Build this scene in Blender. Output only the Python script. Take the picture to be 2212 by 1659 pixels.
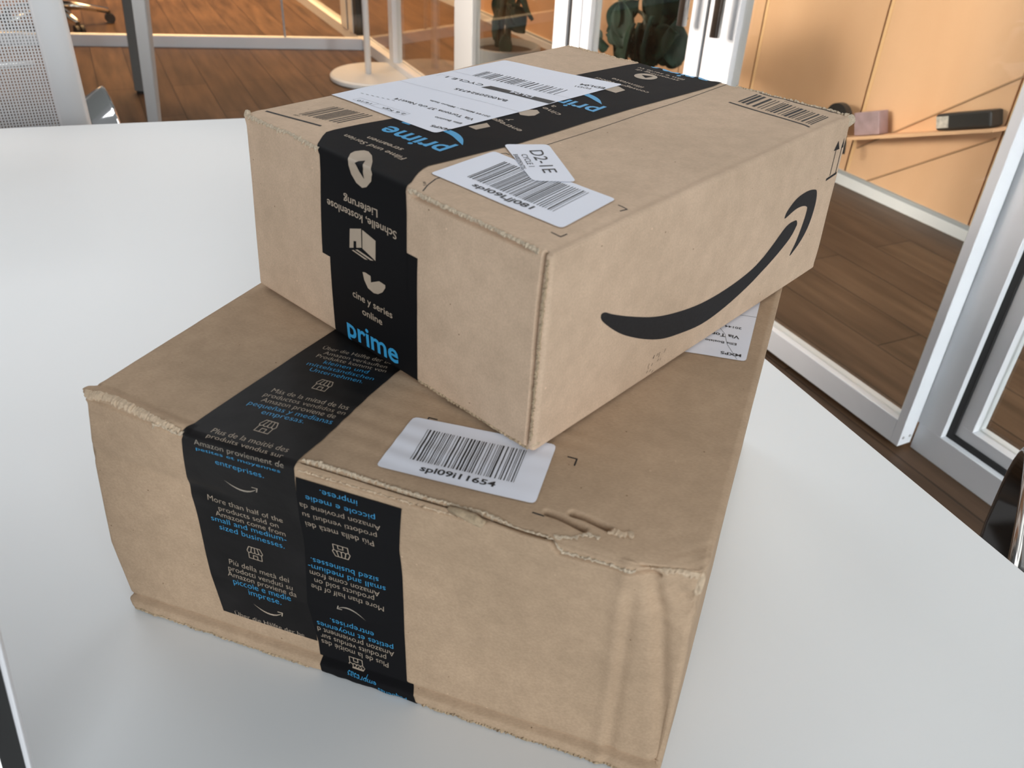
import bpy, bmesh, math, random
import numpy as np
random.seed(7); RNG = np.random.default_rng(7)
for o in list(bpy.data.objects): bpy.data.objects.remove(o)
scene = bpy.context.scene; COL = scene.collection
import math, numpy as np
# ---- camera (solved from the photograph) -------------------------------------
FPX, PITCH, ROLL, CAMZ = 1810.28, math.radians(34.142), math.radians(2.942), 1.18
CF = np.array([0, math.cos(PITCH), -math.sin(PITCH)])
_R = np.array([1., 0, 0]); _U = np.cross(_R, CF)
CR = _R*math.cos(ROLL)+_U*math.sin(ROLL); CU = np.cross(CR, CF)
CC = np.array([0, 0, CAMZ])
def ray(u, v): return CF+CR*(u-1106)/FPX-CU*(v-829.5)/FPX
def at(u, v, z):
    d = ray(u, v); return CC+d*(z-CC[2])/d[2]
def hit(u, v, p, n):
    d = ray(u, v); return CC+d*(np.dot(np.asarray(p)-CC, n)/np.dot(d, n))
def pj(X):
    d = np.asarray(X, float)-CC; z = d@CF
    return np.array([1106+FPX*(d@CR)/z, 829.5-FPX*(d@CU)/z])
ZT, ZL, ZU = .74, .9081, 1.0218
class Carton:
    """corners: list of (level 0..1, FL, FR, BR, BL) world points"""
    def __init__(s, levels, r, disp=None):
        s.lv = levels; s.r = r; s.disp = disp
        t, b = levels[-1], levels[0]
        n = np.linalg.norm
        s.L = (n(t[2]-t[1])+n(b[2]-b[1]))/2; s.D = (n(t[4]-t[1])+n(t[3]-t[2]))/2
        s.H = t[1][2]-b[1][2]
        s.dim = np.array([s.L, s.D, s.H])
    def T(s, p):
        a, b, c = p[..., 0]/s.L, p[..., 1]/s.D, p[..., 2]/s.H
        cs = [l[0] for l in s.lv]; out = 0
        for k in range(1, 5):
            co = np.stack([np.interp(c, cs, [l[k][i] for l in s.lv]) for i in range(3)], -1)
            lo, hi = (s.lv[1][k]-s.lv[0][k])/(cs[1]-cs[0]), (s.lv[-1][k]-s.lv[-2][k])/(cs[-1]-cs[-2])
            co = co+np.minimum(c, 0)[..., None]*lo+np.maximum(c-1, 0)[..., None]*hi
            w = ((1-a)*(1-b), a*(1-b), a*b, (1-a)*b)[k-1]
            out = out+co*w[..., None]
        return out
    def S(s, q, off=0.):
        """q: point(s) on the sharp cuboid surface in metres -> world point on the soft, dented surface"""
        q = np.asarray(q, float)
        inn = np.clip(q, s.r, s.dim-s.r); d = q-inn
        # project onto faces first
        ln = np.linalg.norm(d, axis=-1, keepdims=True); ln[ln < 1e-9] = 1e-9
        nr = d/ln
        p = inn+nr*s.r
        if s.disp is not None: p = p+s.disp(q, nr)
        return s.T(p+nr*off)
    def wrap(s, x, w):
        x = np.asarray(x, float); w = np.asarray(w, float); x, w = np.broadcast_arrays(x, w)
        y = np.clip(w, 0, s.D); z = np.where(w < 0, s.H+w, np.where(w > s.D, s.H-(w-s.D), s.H))
        return np.stack([x, y, z], -1)
    def side(s, y, z):
        y = np.asarray(y, float); z = np.asarray(z, float); y, z = np.broadcast_arrays(y, z)
        return np.stack([np.full(y.shape, s.L), y, z], -1)
    def inv(s, chart, u, v, g):
        g = np.array(g, float)
        f = lambda g: pj(s.S(chart(g[0], g[1])))-[u, v]
        for _ in range(60):
            r = f(g); e = 2e-4
            J = np.array([(f(g+[e, 0])-f(g-[e, 0]))/(2*e), (f(g+[0, e])-f(g-[0, e]))/(2*e)]).T
            st = -np.linalg.solve(J, r); m = np.abs(st).max()
            g = g+st*min(1, .03/m)
            if m < 1e-6: break
        return g
def quad_lv(c, z, fl, fr, br, bl):
    return (c, at(*fl, z), at(*fr, z), br if len(br) == 3 else at(*br, z), bl if len(bl) == 3 else at(*bl, z))
# upper carton: all four top corners and three bottom corners are visible
_a = [at(*p, ZU) for p in ((527, 243), (1195, 549), (1843, 248), (1222, 97))]
_b = [at(*p, ZL+.0013) for p in ((560, 614), (1151, 981), (1760, 579))]
_b.append(_b[0]+(_a[3]-_a[0])*.98)
UP0 = Carton([(0, *_b), (1, *_a)], .003)
# lower carton: back side is hidden behind the upper one
def zl(c): return ZT+c*(ZL-ZT)
_fl = [(292, 1311), (234, 1170), (192, 973), (178, 842)]
_fr = [(1421, 1688), (1455, 1540), (1495, 1370), (1531, 1240)]
LOWL = []
_tfl, _tfr = at(178, 842, ZL), at(1531, 1240, ZL)
_lb = at(557, 607, ZL); _rb = at(1688, 628, ZL)
_bl = _tfl+(_lb-_tfl)/np.linalg.norm(_lb-_tfl)*.34
_br = _tfr+(_rb-_tfr)/np.linalg.norm(_rb-_tfr)*.34
for c, fl, fr in zip((0, .3, .72, 1), _fl, _fr):
    z = zl(c); a = at(*fl, z); b = at(*fr, z); dz = np.array([0, 0, z-ZL])
    LOWL.append((c, a, b, _br+dz+(0,0,0), _bl+dz))
LO0 = Carton(LOWL, .004)

# ---- camera, light, exposure ---------------------------------------------------
from mathutils import Matrix, Vector
cam = bpy.data.cameras.new('camera'); cam.sensor_width = 36; cam.lens = FPX/2212*36
cam.clip_start = .01; cam.clip_end = 60
cam.dof.use_dof = True; cam.dof.focus_distance = .66; cam.dof.aperture_fstop = cam.lens/2.0
co = bpy.data.objects.new('camera', cam); COL.objects.link(co); scene.camera = co
m = Matrix.Identity(4)
for i in range(3):
    m[i][0] = CR[i]; m[i][1] = CU[i]; m[i][2] = -CF[i]; m[i][3] = CC[i]
co.matrix_world = m
scene.view_settings.view_transform = 'Standard'; scene.view_settings.look = 'None'
scene.view_settings.gamma = 1; scene.view_settings.use_curve_mapping = False
scene.view_settings.exposure = 0.10
world = bpy.data.worlds.new('world'); scene.world = world; world.use_nodes = True
wn = world.node_tree.nodes; wl = world.node_tree.links
bgn = wn['Background']; bgn.inputs[1].default_value = .22
tc = wn.new('ShaderNodeTexCoord'); sep = wn.new('ShaderNodeSeparateXYZ'); rmp = wn.new('ShaderNodeValToRGB')
wl.new(tc.outputs['Generated'], sep.inputs[0]); wl.new(sep.outputs['Z'], rmp.inputs[0]); wl.new(rmp.outputs[0], bgn.inputs[0])
rmp.color_ramp.elements[0].color = (.55, .55, .56, 1); rmp.color_ramp.elements[1].color = (.93, .97, 1, 1)
rmp.color_ramp.elements[1].position = .6
def area(name, loc, target, sx, sy, power, color, spread=180):
    l = bpy.data.lights.new(name, 'AREA'); l.shape = 'RECTANGLE'; l.size = sx; l.size_y = sy; l.energy = power; l.color = color; l.spread = math.radians(spread)
    o = bpy.data.objects.new(name, l); COL.objects.link(o); o.location = loc
    o.rotation_euler = (Vector(target)-Vector(loc)).to_track_quat('-Z', 'Y').to_euler(); return o
area('window_and_fill_daylight', (1.0, -2.8, 1.9), (.2, .6, .8), 3.4, 1.8, 90, (.93, .97, 1))
area('window_and_fill_daylight', (-3.6, .6, 1.9), (0, .7, .8), 2.4, 1.5, 9, (.93, .97, 1))
area('ceiling_and_fill_light', (1.3, 2.6, 3.1), (.1, .9, .7), 2.6, 1.6, 29, (.97, .98, 1), 140)
area('ceiling_and_fill_light', (-2.3, 3.5, 3.0), (-1.2, 1.8, .7), 2.2, 1.2, 18, (.97, .98, 1), 130)  # fill light added to brighten the tabletop's far left, no known lamp
area('back_room_ceiling_light', (-1.7, 6.4, 2.9), (-1.7, 6.2, 0), 4.5, 2.4, 230, (1, .55, .24), 95)
area('corridor_ceiling_light', (.45, 3.6, 2.45), (1.75, 4.0, .35), .3, 4.4, 16, (1, .80, .60), 105)
area('evening_window', (-3.3, 1.5, 1.55), (1.5, 3.5, .60), 2.2, .9, 28, (1, .86, .76), 52)
area('window_and_fill_daylight', (2.9, -1.8, 1.7), (1.2, 1.6, .4), 1.2, 1.2, 9, (.93, .97, 1), 32)  # narrow fill added to brighten the door stile and frame, no known window

# ---- materials ------------------------------------------------------------------
def mat(name, color, rough=.5, metal=0, spec=.5, noise=None, bump=None, emit=None, coat=0):
    m = bpy.data.materials.new(name); m.use_nodes = True; nt = m.node_tree; n = nt.nodes; b = n['Principled BSDF']
    b.inputs['Base Color'].default_value = (*color, 1); b.inputs['Roughness'].default_value = rough
    b.inputs['Metallic'].default_value = metal; b.inputs['Specular IOR Level'].default_value = spec
    b.inputs['Coat Weight'].default_value = coat
    t = n.new('ShaderNodeTexCoord')
    if noise:      # (scale, strength)
        x = n.new('ShaderNodeTexNoise'); x.inputs['Scale'].default_value = noise[0]; x.inputs['Detail'].default_value = 6
        nt.links.new(t.outputs['Object'], x.inputs['Vector'])
        r = n.new('ShaderNodeValToRGB'); r.color_ramp.elements[0].position = .3; r.color_ramp.elements[1].position = .7
        r.color_ramp.elements[0].color = (*[c*(1-noise[1]) for c in color], 1)
        r.color_ramp.elements[1].color = (*[min(1, c*(1+noise[1])) for c in color], 1)
        nt.links.new(x.outputs['Fac'], r.inputs[0]); nt.links.new(r.outputs[0], b.inputs['Base Color'])
    if bump:       # (scale, strength, distance)
        x = n.new('ShaderNodeTexNoise'); x.inputs['Scale'].default_value = bump[0]; x.inputs['Detail'].default_value = 4
        nt.links.new(t.outputs['Object'], x.inputs['Vector'])
        u = n.new('ShaderNodeBump'); u.inputs['Strength'].default_value = bump[1]; u.inputs['Distance'].default_value = bump[2]
        nt.links.new(x.outputs['Fac'], u.inputs['Height']); nt.links.new(u.outputs[0], b.inputs['Normal'])
    if emit: b.inputs['Emission Color'].default_value = (*emit[0], 1); b.inputs['Emission Strength'].default_value = emit[1]
    return m
def kraft(name, base, seed):
    m = mat(name, base, .88, spec=.25); nt = m.node_tree; n = nt.nodes; L = nt.links; b = n['Principled BSDF']
    t = [x for x in n if x.type == 'TEX_COORD'][0]
    mp = n.new('ShaderNodeMapping'); mp.inputs['Location'].default_value = (seed, seed*2, 0); L.new(t.outputs['Object'], mp.inputs[0])
    def nz(scale, detail, lo, hi, c0, c1, stretch=None):
        v = mp.outputs[0]
        if stretch:
            s = n.new('ShaderNodeMapping'); s.inputs['Scale'].default_value = stretch; s.inputs['Rotation'].default_value = (.3, .2, .8); L.new(v, s.inputs[0]); v = s.outputs[0]
        x = n.new('ShaderNodeTexNoise'); x.inputs['Scale'].default_value = scale; x.inputs['Detail'].default_value = detail; L.new(v, x.inputs['Vector'])
        r = n.new('ShaderNodeValToRGB'); e = r.color_ramp.elements; e[0].position = lo; e[1].position = hi
        e[0].color = (*c0, 1); e[1].color = (*c1, 1); L.new(x.outputs['Fac'], r.inputs[0]); return r.outputs[0], x.outputs['Fac']
    def mul(a, c, f=1):
        x = n.new('ShaderNodeMix'); x.data_type = 'RGBA'; x.blend_type = 'MULTIPLY'; x.inputs[0].default_value = f
        L.new(a, x.inputs[6]); L.new(c, x.inputs[7]); return x.outputs[2]
    c0 = tuple(base); big, _ = nz(14, 5, .3, .72, tuple(np.multiply(base, (.90, .89, .87))), tuple(np.multiply(base, (1.07, 1.06, 1.05))))
    fib, fv = nz(520, 3, .3, .7, (.90, .90, .89), (1.05, 1.05, 1.05), (1, 2.6, 1.7))
    mid, _ = nz(95, 4, .32, .68, (.94, .935, .93), (1.04, 1.04, 1.04))
    c = mul(mul(big, fib), mid)
    for (sc, pos, col, thr) in ((210, 0, (.42, .36, .30), .035), (160, 3.1, (1.3, 1.3, 1.33), .02)):   # dark and pale specks
        mp2 = n.new('ShaderNodeMapping'); mp2.inputs['Location'].default_value = (pos, pos, pos); L.new(mp.outputs[0], mp2.inputs[0])
        vo = n.new('ShaderNodeTexVoronoi'); vo.inputs['Scale'].default_value = sc; L.new(mp2.outputs[0], vo.inputs['Vector'])
        w = n.new('ShaderNodeTexWhiteNoise'); L.new(vo.outputs['Position'], w.inputs['Vector'])
        a = n.new('ShaderNodeMath'); a.operation = 'LESS_THAN'; L.new(w.outputs['Value'], a.inputs[0]); a.inputs[1].default_value = thr
        d = n.new('ShaderNodeMath'); d.operation = 'LESS_THAN'; L.new(vo.outputs['Distance'], d.inputs[0]); d.inputs[1].default_value = .10
        f = n.new('ShaderNodeMath'); f.operation = 'MULTIPLY'; L.new(a.outputs[0], f.inputs[0]); L.new(d.outputs[0], f.inputs[1])
        x = n.new('ShaderNodeMix'); x.data_type = 'RGBA'; x.blend_type = 'MULTIPLY'; L.new(f.outputs[0], x.inputs[0]); L.new(c, x.inputs[6])
        x.inputs[7].default_value = (*col, 1); c = x.outputs[2]
    L.new(c, b.inputs['Base Color'])
    bu = n.new('ShaderNodeBump'); bu.inputs['Strength'].default_value = .25; bu.inputs['Distance'].default_value = .0006
    L.new(fv, bu.inputs['Height']); L.new(bu.outputs[0], b.inputs['Normal'])
    return m
M = dict(
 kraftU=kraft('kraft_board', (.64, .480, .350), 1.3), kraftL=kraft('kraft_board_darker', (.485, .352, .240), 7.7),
 torn=mat('torn_board_fibre', (.55, .45, .33), .95, noise=(900, .22), bump=(700, .6, .0008)),
 core=mat('board_core', (.42, .32, .21), .95, noise=(400, .25)),
 crush=mat('crushed_board', (.56, .43, .30), .95, noise=(300, .15), bump=(260, .5, .0012)),
 ink=mat('black_print', (.010, .009, .010), .75, noise=(500, .3)),
 tape=mat('black_tape_film', (.009, .009, .010), .6, spec=.06, bump=(90, .12, .001)),
 tapeT=mat('worn_black_tape_film', (.011, .010, .010), .5, spec=.14, noise=(30, .35), bump=(70, .22, .0014)),
 tan=mat('tape_tan_print', (.46, .37, .28), .5, noise=(60, .08)),
 tanL=mat('tape_pale_print', (.36, .31, .25), .5), blue=mat('tape_blue_print', (.045, .36, .68), .45),
 white=mat('label_paper', (.83, .86, .95), .5, spec=.4, noise=(25, .015)),
 lab=mat('label_ink', (.02, .02, .022), .6), grey=mat('label_ink_and_fold_shade', (.28, .29, .31), .6),
 table=mat('white_laminate', (.80, .825, .835), .32, spec=.5, noise=(3, .01)), edge=mat('laminate_edge', (.72, .72, .70), .5),
 alu=mat('white_painted_aluminium', (.80, .83, .86), .32, spec=.5, noise=(8, .02)), gasket=mat('black_gasket', (.018, .018, .018), .6),
 steel=mat('brushed_steel', (.55, .56, .56), .28, 1), chrome=mat('polished_aluminium', (.8, .8, .8), .10, 1),
 lidm=mat('silver_aluminium_edge', (.88, .89, .92), .3, .2), dchrome=mat('dark_polished_metal', (.30, .29, .28), .10, 1), plastic=mat('black_plastic', (.02, .02, .02), .4),
 greyp=mat('grey_painted_metal', (.40, .43, .45), .45), dgreyp=mat('dark_grey_painted_metal', (.16, .165, .16), .5), whitep=mat('white_painted_metal', (.56, .58, .58), .35),
 leaf=mat('dark_green_leaf', (.010, .026, .016), .6, spec=.25, noise=(20, .4)), stem=mat('dark_stem', (.03, .035, .02), .6, noise=(40, .3)),
 pot=mat('grey_pot', (.25, .25, .25), .6), soil=mat('soil', (.03, .02, .015), .9), fabric=mat('white_fabric', (.80, .81, .82), .8, bump=(900, .3, .0006)),
 screen=mat('lit_screen', (.8, .8, .8), .3, emit=((.95, .97, 1), 1.1)), purple=mat('mauve_card', (.36, .26, .28), .6, noise=(30, .15)),
 pale=mat('pale_sticker', (.55, .52, .47), .5, noise=(60, .3)), scuff=mat('chalk_mark', (.60, .52, .47), .8),
)
def plywood():
    m = mat('plywood_panel', (.74, .50, .32), .42, spec=.4); nt = m.node_tree; n = nt.nodes; L = nt.links; b = n['Principled BSDF']
    t = [x for x in n if x.type == 'TEX_COORD'][0]
    mp = n.new('ShaderNodeMapping'); mp.inputs['Scale'].default_value = (1.3, 1.3, .25); L.new(t.outputs['Object'], mp.inputs[0])
    x = n.new('ShaderNodeTexNoise'); x.inputs['Scale'].default_value = 3; x.inputs['Detail'].default_value = 6; L.new(mp.outputs[0], x.inputs['Vector'])
    r = n.new('ShaderNodeValToRGB'); e = r.color_ramp.elements; e[0].position = .3; e[1].position = .7
    e[0].color = (.70, .43, .25, 1); e[1].color = (.80, .51, .31, 1); L.new(x.outputs['Fac'], r.inputs[0]); L.new(r.outputs[0], b.inputs['Base Color'])
    return m
M['ply'] = plywood()
M['plyhighlight'] = mat('plywood_edge_highlight', (.85, .56, .30), .35); M['seam'] = mat('plywood_dark_strip', (.40, .25, .14), .6)
def wood_floor():
    m = mat('wood_plank_floor', (.25, .14, .07), .45, spec=.3); nt = m.node_tree; n = nt.nodes; L = nt.links; b = n['Principled BSDF']
    t = [x for x in n if x.type == 'TEX_COORD'][0]
    mp = n.new('ShaderNodeMapping'); mp.inputs['Rotation'].default_value = (0, 0, math.radians(63.2)); L.new(t.outputs['Object'], mp.inputs[0])
    br = n.new('ShaderNodeTexBrick'); br.inputs['Scale'].default_value = 1; br.inputs['Brick Width'].default_value = 1.35; br.inputs['Row Height'].default_value = .165
    br.inputs['Mortar Size'].default_value = .0035; br.inputs['Mortar Smooth'].default_value = .3; br.inputs['Bias'].default_value = 0
    br.offset = .37; br.inputs['Color1'].default_value = (.078, .045, .026, 1); br.inputs['Color2'].default_value = (.115, .069, .040, 1); br.inputs['Mortar'].default_value = (.045, .026, .015, 1)
    L.new(mp.outputs[0], br.inputs['Vector'])
    st = n.new('ShaderNodeMapping'); st.inputs['Scale'].default_value = (1.2, 11, 1); L.new(mp.outputs[0], st.inputs[0])
    x = n.new('ShaderNodeTexNoise'); x.inputs['Scale'].default_value = 2.2; x.inputs['Detail'].default_value = 7; L.new(st.outputs[0], x.inputs['Vector'])
    r = n.new('ShaderNodeValToRGB'); e = r.color_ramp.elements; e[0].position = .28; e[1].position = .72; e[0].color = (.52, .50, .46, 1); e[1].color = (1.25, 1.25, 1.25, 1)
    L.new(x.outputs['Fac'], r.inputs[0])
    mx = n.new('ShaderNodeMix'); mx.data_type = 'RGBA'; mx.blend_type = 'MULTIPLY'; mx.inputs[0].default_value = 1
    L.new(br.outputs['Color'], mx.inputs[6]); L.new(r.outputs[0], mx.inputs[7]); L.new(mx.outputs[2], b.inputs['Base Color'])
    bu = n.new('ShaderNodeBump'); bu.inputs['Strength'].default_value = .5; bu.inputs['Distance'].default_value = .002; bu.invert = True
    L.new(br.outputs['Fac'], bu.inputs['Height']); L.new(bu.outputs[0], b.inputs['Normal'])
    return m
M['floor'] = wood_floor()
def glass():
    m = bpy.data.materials.new('clear_glass'); m.use_nodes = True; nt = m.node_tree; n = nt.nodes; L = nt.links
    n.remove(n['Principled BSDF']); out = n['Material Output']
    tr = n.new('ShaderNodeBsdfTransparent'); tr.inputs[0].default_value = (.95, .965, .95, 1)
    gl = n.new('ShaderNodeBsdfGlossy'); gl.inputs['Roughness'].default_value = .01
    fr = n.new('ShaderNodeFresnel'); mx = n.new('ShaderNodeMixShader')
    ge = n.new('ShaderNodeNewGeometry'); mr = n.new('ShaderNodeMapRange'); mr.inputs['To Min'].default_value = 1.45; mr.inputs['To Max'].default_value = 1/1.45
    L.new(ge.outputs['Backfacing'], mr.inputs['Value']); L.new(mr.outputs[0], fr.inputs[0])
    L.new(fr.outputs[0], mx.inputs[0]); L.new(tr.outputs[0], mx.inputs[1]); L.new(gl.outputs[0], mx.inputs[2]); L.new(mx.outputs[0], out.inputs[0])
    return m
M['glass'] = glass()
def mesh_cloth():
    m = bpy.data.materials.new('white_mesh_fabric'); m.use_nodes = True; nt = m.node_tree; n = nt.nodes; L = nt.links
    b = n['Principled BSDF']; b.inputs['Base Color'].default_value = (.78, .79, .80, 1); b.inputs['Roughness'].default_value = .7; out = n['Material Output']
    t = n.new('ShaderNodeTexCoord'); s = n.new('ShaderNodeSeparateXYZ'); L.new(t.outputs['Object'], s.inputs[0])
    def band(o, k, thr):
        a = n.new('ShaderNodeMath'); a.operation = 'MULTIPLY'; a.inputs[1].default_value = k; L.new(s.outputs[o], a.inputs[0])
        c = n.new('ShaderNodeMath'); c.operation = 'SINE'; L.new(a.outputs[0], c.inputs[0])
        g = n.new('ShaderNodeMath'); g.operation = 'GREATER_THAN'; g.inputs[1].default_value = thr; L.new(c.outputs[0], g.inputs[0]); return g.outputs[0]
    g = n.new('ShaderNodeMath'); g.operation = 'MULTIPLY'; L.new(band(0, 2*math.pi/.0048, .1), g.inputs[0]); L.new(band(2, 2*math.pi/.005, -.55), g.inputs[1])
    tr = n.new('ShaderNodeBsdfTransparent'); mx = n.new('ShaderNodeMixShader')
    L.new(g.outputs[0], mx.inputs[0]); L.new(b.outputs[0], mx.inputs[1]); L.new(tr.outputs[0], mx.inputs[2]); L.new(mx.outputs[0], out.inputs[0])
    return m
M['mesh'] = mesh_cloth()

# ---- object helpers ---------------------------------------------------------------
def link(name, me, mats, parent=None, smooth=False, auto=None):
    o = bpy.data.objects.new(name, me); COL.objects.link(o)
    for k in mats: me.materials.append(M[k])
    if parent is not None:
        o.parent = parent; o.matrix_parent_inverse = PINV.get(parent.name, Matrix.Identity(4))
    if smooth: me.polygons.foreach_set('use_smooth', [True]*len(me.polygons))
    return o
PINV = {}
def thing(name, label, cat, loc, group=None, rz=0):
    e = bpy.data.objects.new(name, None); COL.objects.link(e); e.empty_display_size = .05
    e.location = loc; e.rotation_euler = (0, 0, rz); e['label'] = label; e['category'] = cat
    if group: e['group'] = group
    return e
def wthing(name, label, cat, loc, group=None):
    """a thing whose parts are authored in world coordinates"""
    e = thing(name, label, cat, loc, group); PINV[e.name] = Matrix.Translation(-Vector(loc)); return e
def tag(o, label, cat, group=None):
    o['label'] = label; o['category'] = cat
    if group: o['group'] = group
    return o
def raw(verts, faces):
    me = bpy.data.meshes.new('m'); me.from_pydata([tuple(map(float, v)) for v in verts], [], [tuple(f) for f in faces]); me.update(); return me
class MB:
    def __init__(s): s.v = []; s.f = []; s.mi = []; s.cur = 0
    def add(s, vs, fs):
        o = len(s.v); s.v += [tuple(map(float, v)) for v in vs]; s.f += [tuple(o+i for i in f) for f in fs]; s.mi += [s.cur]*len(fs); return s
    def box(s, c, sz, R=None):
        vs = [np.array([x*sz[0]/2, y*sz[1]/2, z*sz[2]/2]) for x in (-1, 1) for y in (-1, 1) for z in (-1, 1)]
        if R is not None: vs = [R@v for v in vs]
        return s.add([v+np.array(c) for v in vs], [(0, 1, 3, 2), (4, 6, 7, 5), (0, 4, 5, 1), (2, 3, 7, 6), (0, 2, 6, 4), (1, 5, 7, 3)])
    def prism(s, poly, z0, z1):
        n = len(poly); vs = [(p[0], p[1], z0) for p in poly]+[(p[0], p[1], z1) for p in poly]
        return s.add(vs, [tuple(range(n))[::-1], tuple(range(n, 2*n))]+[(i, (i+1) % n, n+(i+1) % n, n+i) for i in range(n)])
    def tube(s, pts, r, seg=12, sec=None, cap=True):
        """sweep; sec = list of (a,b) offsets for a custom section"""
        pts = [np.array(p, float) for p in pts]; n = len(pts); rs = r if hasattr(r, '__len__') else [r]*n
        sc = sec or [(math.cos(2*math.pi*k/seg), math.sin(2*math.pi*k/seg)) for k in range(seg)]; k_ = len(sc)
        t0 = pts[1]-pts[0]; t0 /= np.linalg.norm(t0); up = np.array([0, 0, 1.]) if abs(t0[2]) < .9 else np.array([0, 1., 0])
        a = np.cross(t0, up); a /= np.linalg.norm(a); vs = []
        for i in range(n):
            t = pts[min(i+1, n-1)]-pts[max(i-1, 0)]; t /= np.linalg.norm(t)
            a = a-t*(a@t); a /= np.linalg.norm(a); b = np.cross(t, a)
            vs += [pts[i]+rs[i]*(a*p+b*q) for p, q in sc]
        fs = [(i*k_+j, i*k_+(j+1) % k_, (i+1)*k_+(j+1) % k_, (i+1)*k_+j) for i in range(n-1) for j in range(k_)]
        if cap: fs += [tuple(range(k_))[::-1], tuple((n-1)*k_+j for j in range(k_))]
        return s.add(vs, fs)
    def lathe(s, c, prof, seg=32):
        n = len(prof); vs = [(c[0]+r*math.cos(2*math.pi*k/seg), c[1]+r*math.sin(2*math.pi*k/seg), c[2]+z) for r, z in prof for k in range(seg)]
        fs = [(i*seg+j, i*seg+(j+1) % seg, (i+1)*seg+(j+1) % seg, (i+1)*seg+j) for i in range(n-1) for j in range(seg)]
        fs += [tuple(range(seg))[::-1], tuple((n-1)*seg+j for j in range(seg))]
        return s.add(vs, fs)
    def make(s, name, mats, parent=None, smooth=False, bevel=0, kind=None):
        me = raw(s.v, s.f); me.polygons.foreach_set('material_index', s.mi)
        bm = bmesh.new(); bm.from_mesh(me); bmesh.ops.recalc_face_normals(bm, faces=bm.faces); bm.to_mesh(me); bm.free()
        o = link(name, me, [mats] if isinstance(mats, str) else mats, parent, smooth)
        if bevel:
            b = o.modifiers.new('bevel', 'BEVEL'); b.width = bevel; b.segments = 2; b.limit_method = 'ANGLE'
            me.polygons.foreach_set('use_smooth', [False]*len(me.polygons))
        if kind: o['kind'] = kind
        return o
# ---- the two cartons: soft surfaces with dents, seams and folds ------------------------
def seg_d(x, y, pts):
    """distance to a polyline (vectorised)"""
    d = np.full(np.shape(x), 9.)
    for (ax, ay), (bx, by) in zip(pts[:-1], pts[1:]):
        vx, vy = bx-ax, by-ay; t = np.clip(((x-ax)*vx+(y-ay)*vy)/(vx*vx+vy*vy), 0, 1)
        d = np.minimum(d, np.hypot(x-ax-t*vx, y-ay-t*vy))
    return d
def gau(d, s): return np.exp(-(d/s)**2)
def sm(x, a, b): t = np.clip((x-a)/(b-a), 0, 1); return t*t*(3-2*t)
def vn(x, y, z, f, seed=0):
    """cheap smooth pseudo-noise"""
    a = 0
    for k, (p, q, r, w) in enumerate(((1, .7, .4, 1), (.6, -1.1, .8, .9), (-.9, .5, 1.2, .8), (1.9, 1.3, -1.1, .45), (-1.6, 2.2, 1.7, .4))):
        a = a+w*np.sin(f*(p*x+q*y+r*z)*6.283+seed*1.7+k*2.1)
    return a/3.55
U_SEAM = [(.2560, .004), (.2545, .02), (.2555, .06), (.2545, .11)]
def disp_u(q, nr):
    X, Y, Z = q[..., 0], q[..., 1], q[..., 2]; L, D, H = UP0.dim; top = nr[..., 2] > .5; fr = nr[..., 1] < -.5; rt = nr[..., 0] > .5
    h = .0004*vn(X, Y, Z, 9, 1)
    h = h+np.where(fr, .0022*np.sin(np.pi*X/L)*np.sin(np.pi*Z/H), 0)+np.where(rt, .0012*np.sin(np.pi*Y/D)*np.sin(np.pi*Z/H), 0)
    h = h+np.where(top, -.0008*np.sin(np.pi*X/L)*np.sin(np.pi*Y/D), 0)
    h = h-np.where(fr, .0065*gau(X-(L-.0054+.0006*np.sin(Z*60)), .00065)*sm(Z, .002, .006), 0)      # corrugated seam down the corner
    h = h-np.where(top, .0007*gau(seg_d(X, Y, [(.2525, .0), (.2487, .12), (.2505, D)]), .003), 0)   # score line along the long edge
    h = h-np.where(fr, .0034*gau(Z-(H-.0036), .0008)*sm(X, .157, .163)*(1-sm(X, .236, .246)), 0)   # gap below the flap edge
    h = h-np.where(top, .0007*gau(X-.1585, .0008)*0, 0)
    c = np.sqrt((X-L)**2+(Y-D)**2+(Z-H)**2); h = h+.0016*gau(c, .012)*vn(X, Y, Z, 90, 3)  # crumpled far corner
    c = np.sqrt(X**2+Y**2+(Z-H)**2); h = h+.0012*gau(c, .009)*vn(X, Y, Z, 110, 5)
    c = np.sqrt((X-L)**2+(Y-D)**2+Z**2); h = h-.0008*gau(c, .012)
    e = np.minimum(np.abs(Y-D), 1); h = h+np.where(top, .0006*gau(e, .006)*vn(X, Y, Z, 60, 9), 0)
    h = h*sm(Z, 0, .004)
    return nr*h[..., None]
L_FLAP = [(.142, .0052), (.1710, .0045), (.2006, .0035), (.2424, .0043), (.2610, .0004), (.2754, .0014), (.2806, -.0068), (.3000, -.0052), (.3166, -.0046), (.326, -.006)]
L_UNDER = [(.142, -.0042), (.1738, -.0039), (.208, -.0035), (.2380, -.0028), (.2436, .0009)]
L_TEARS = [[(.2680, .0160), (.2745, .0157), (.281, .0142), (.2876, .0123)], [(.2792, .0198), (.286, .0195), (.2981, .0168)]]
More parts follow.
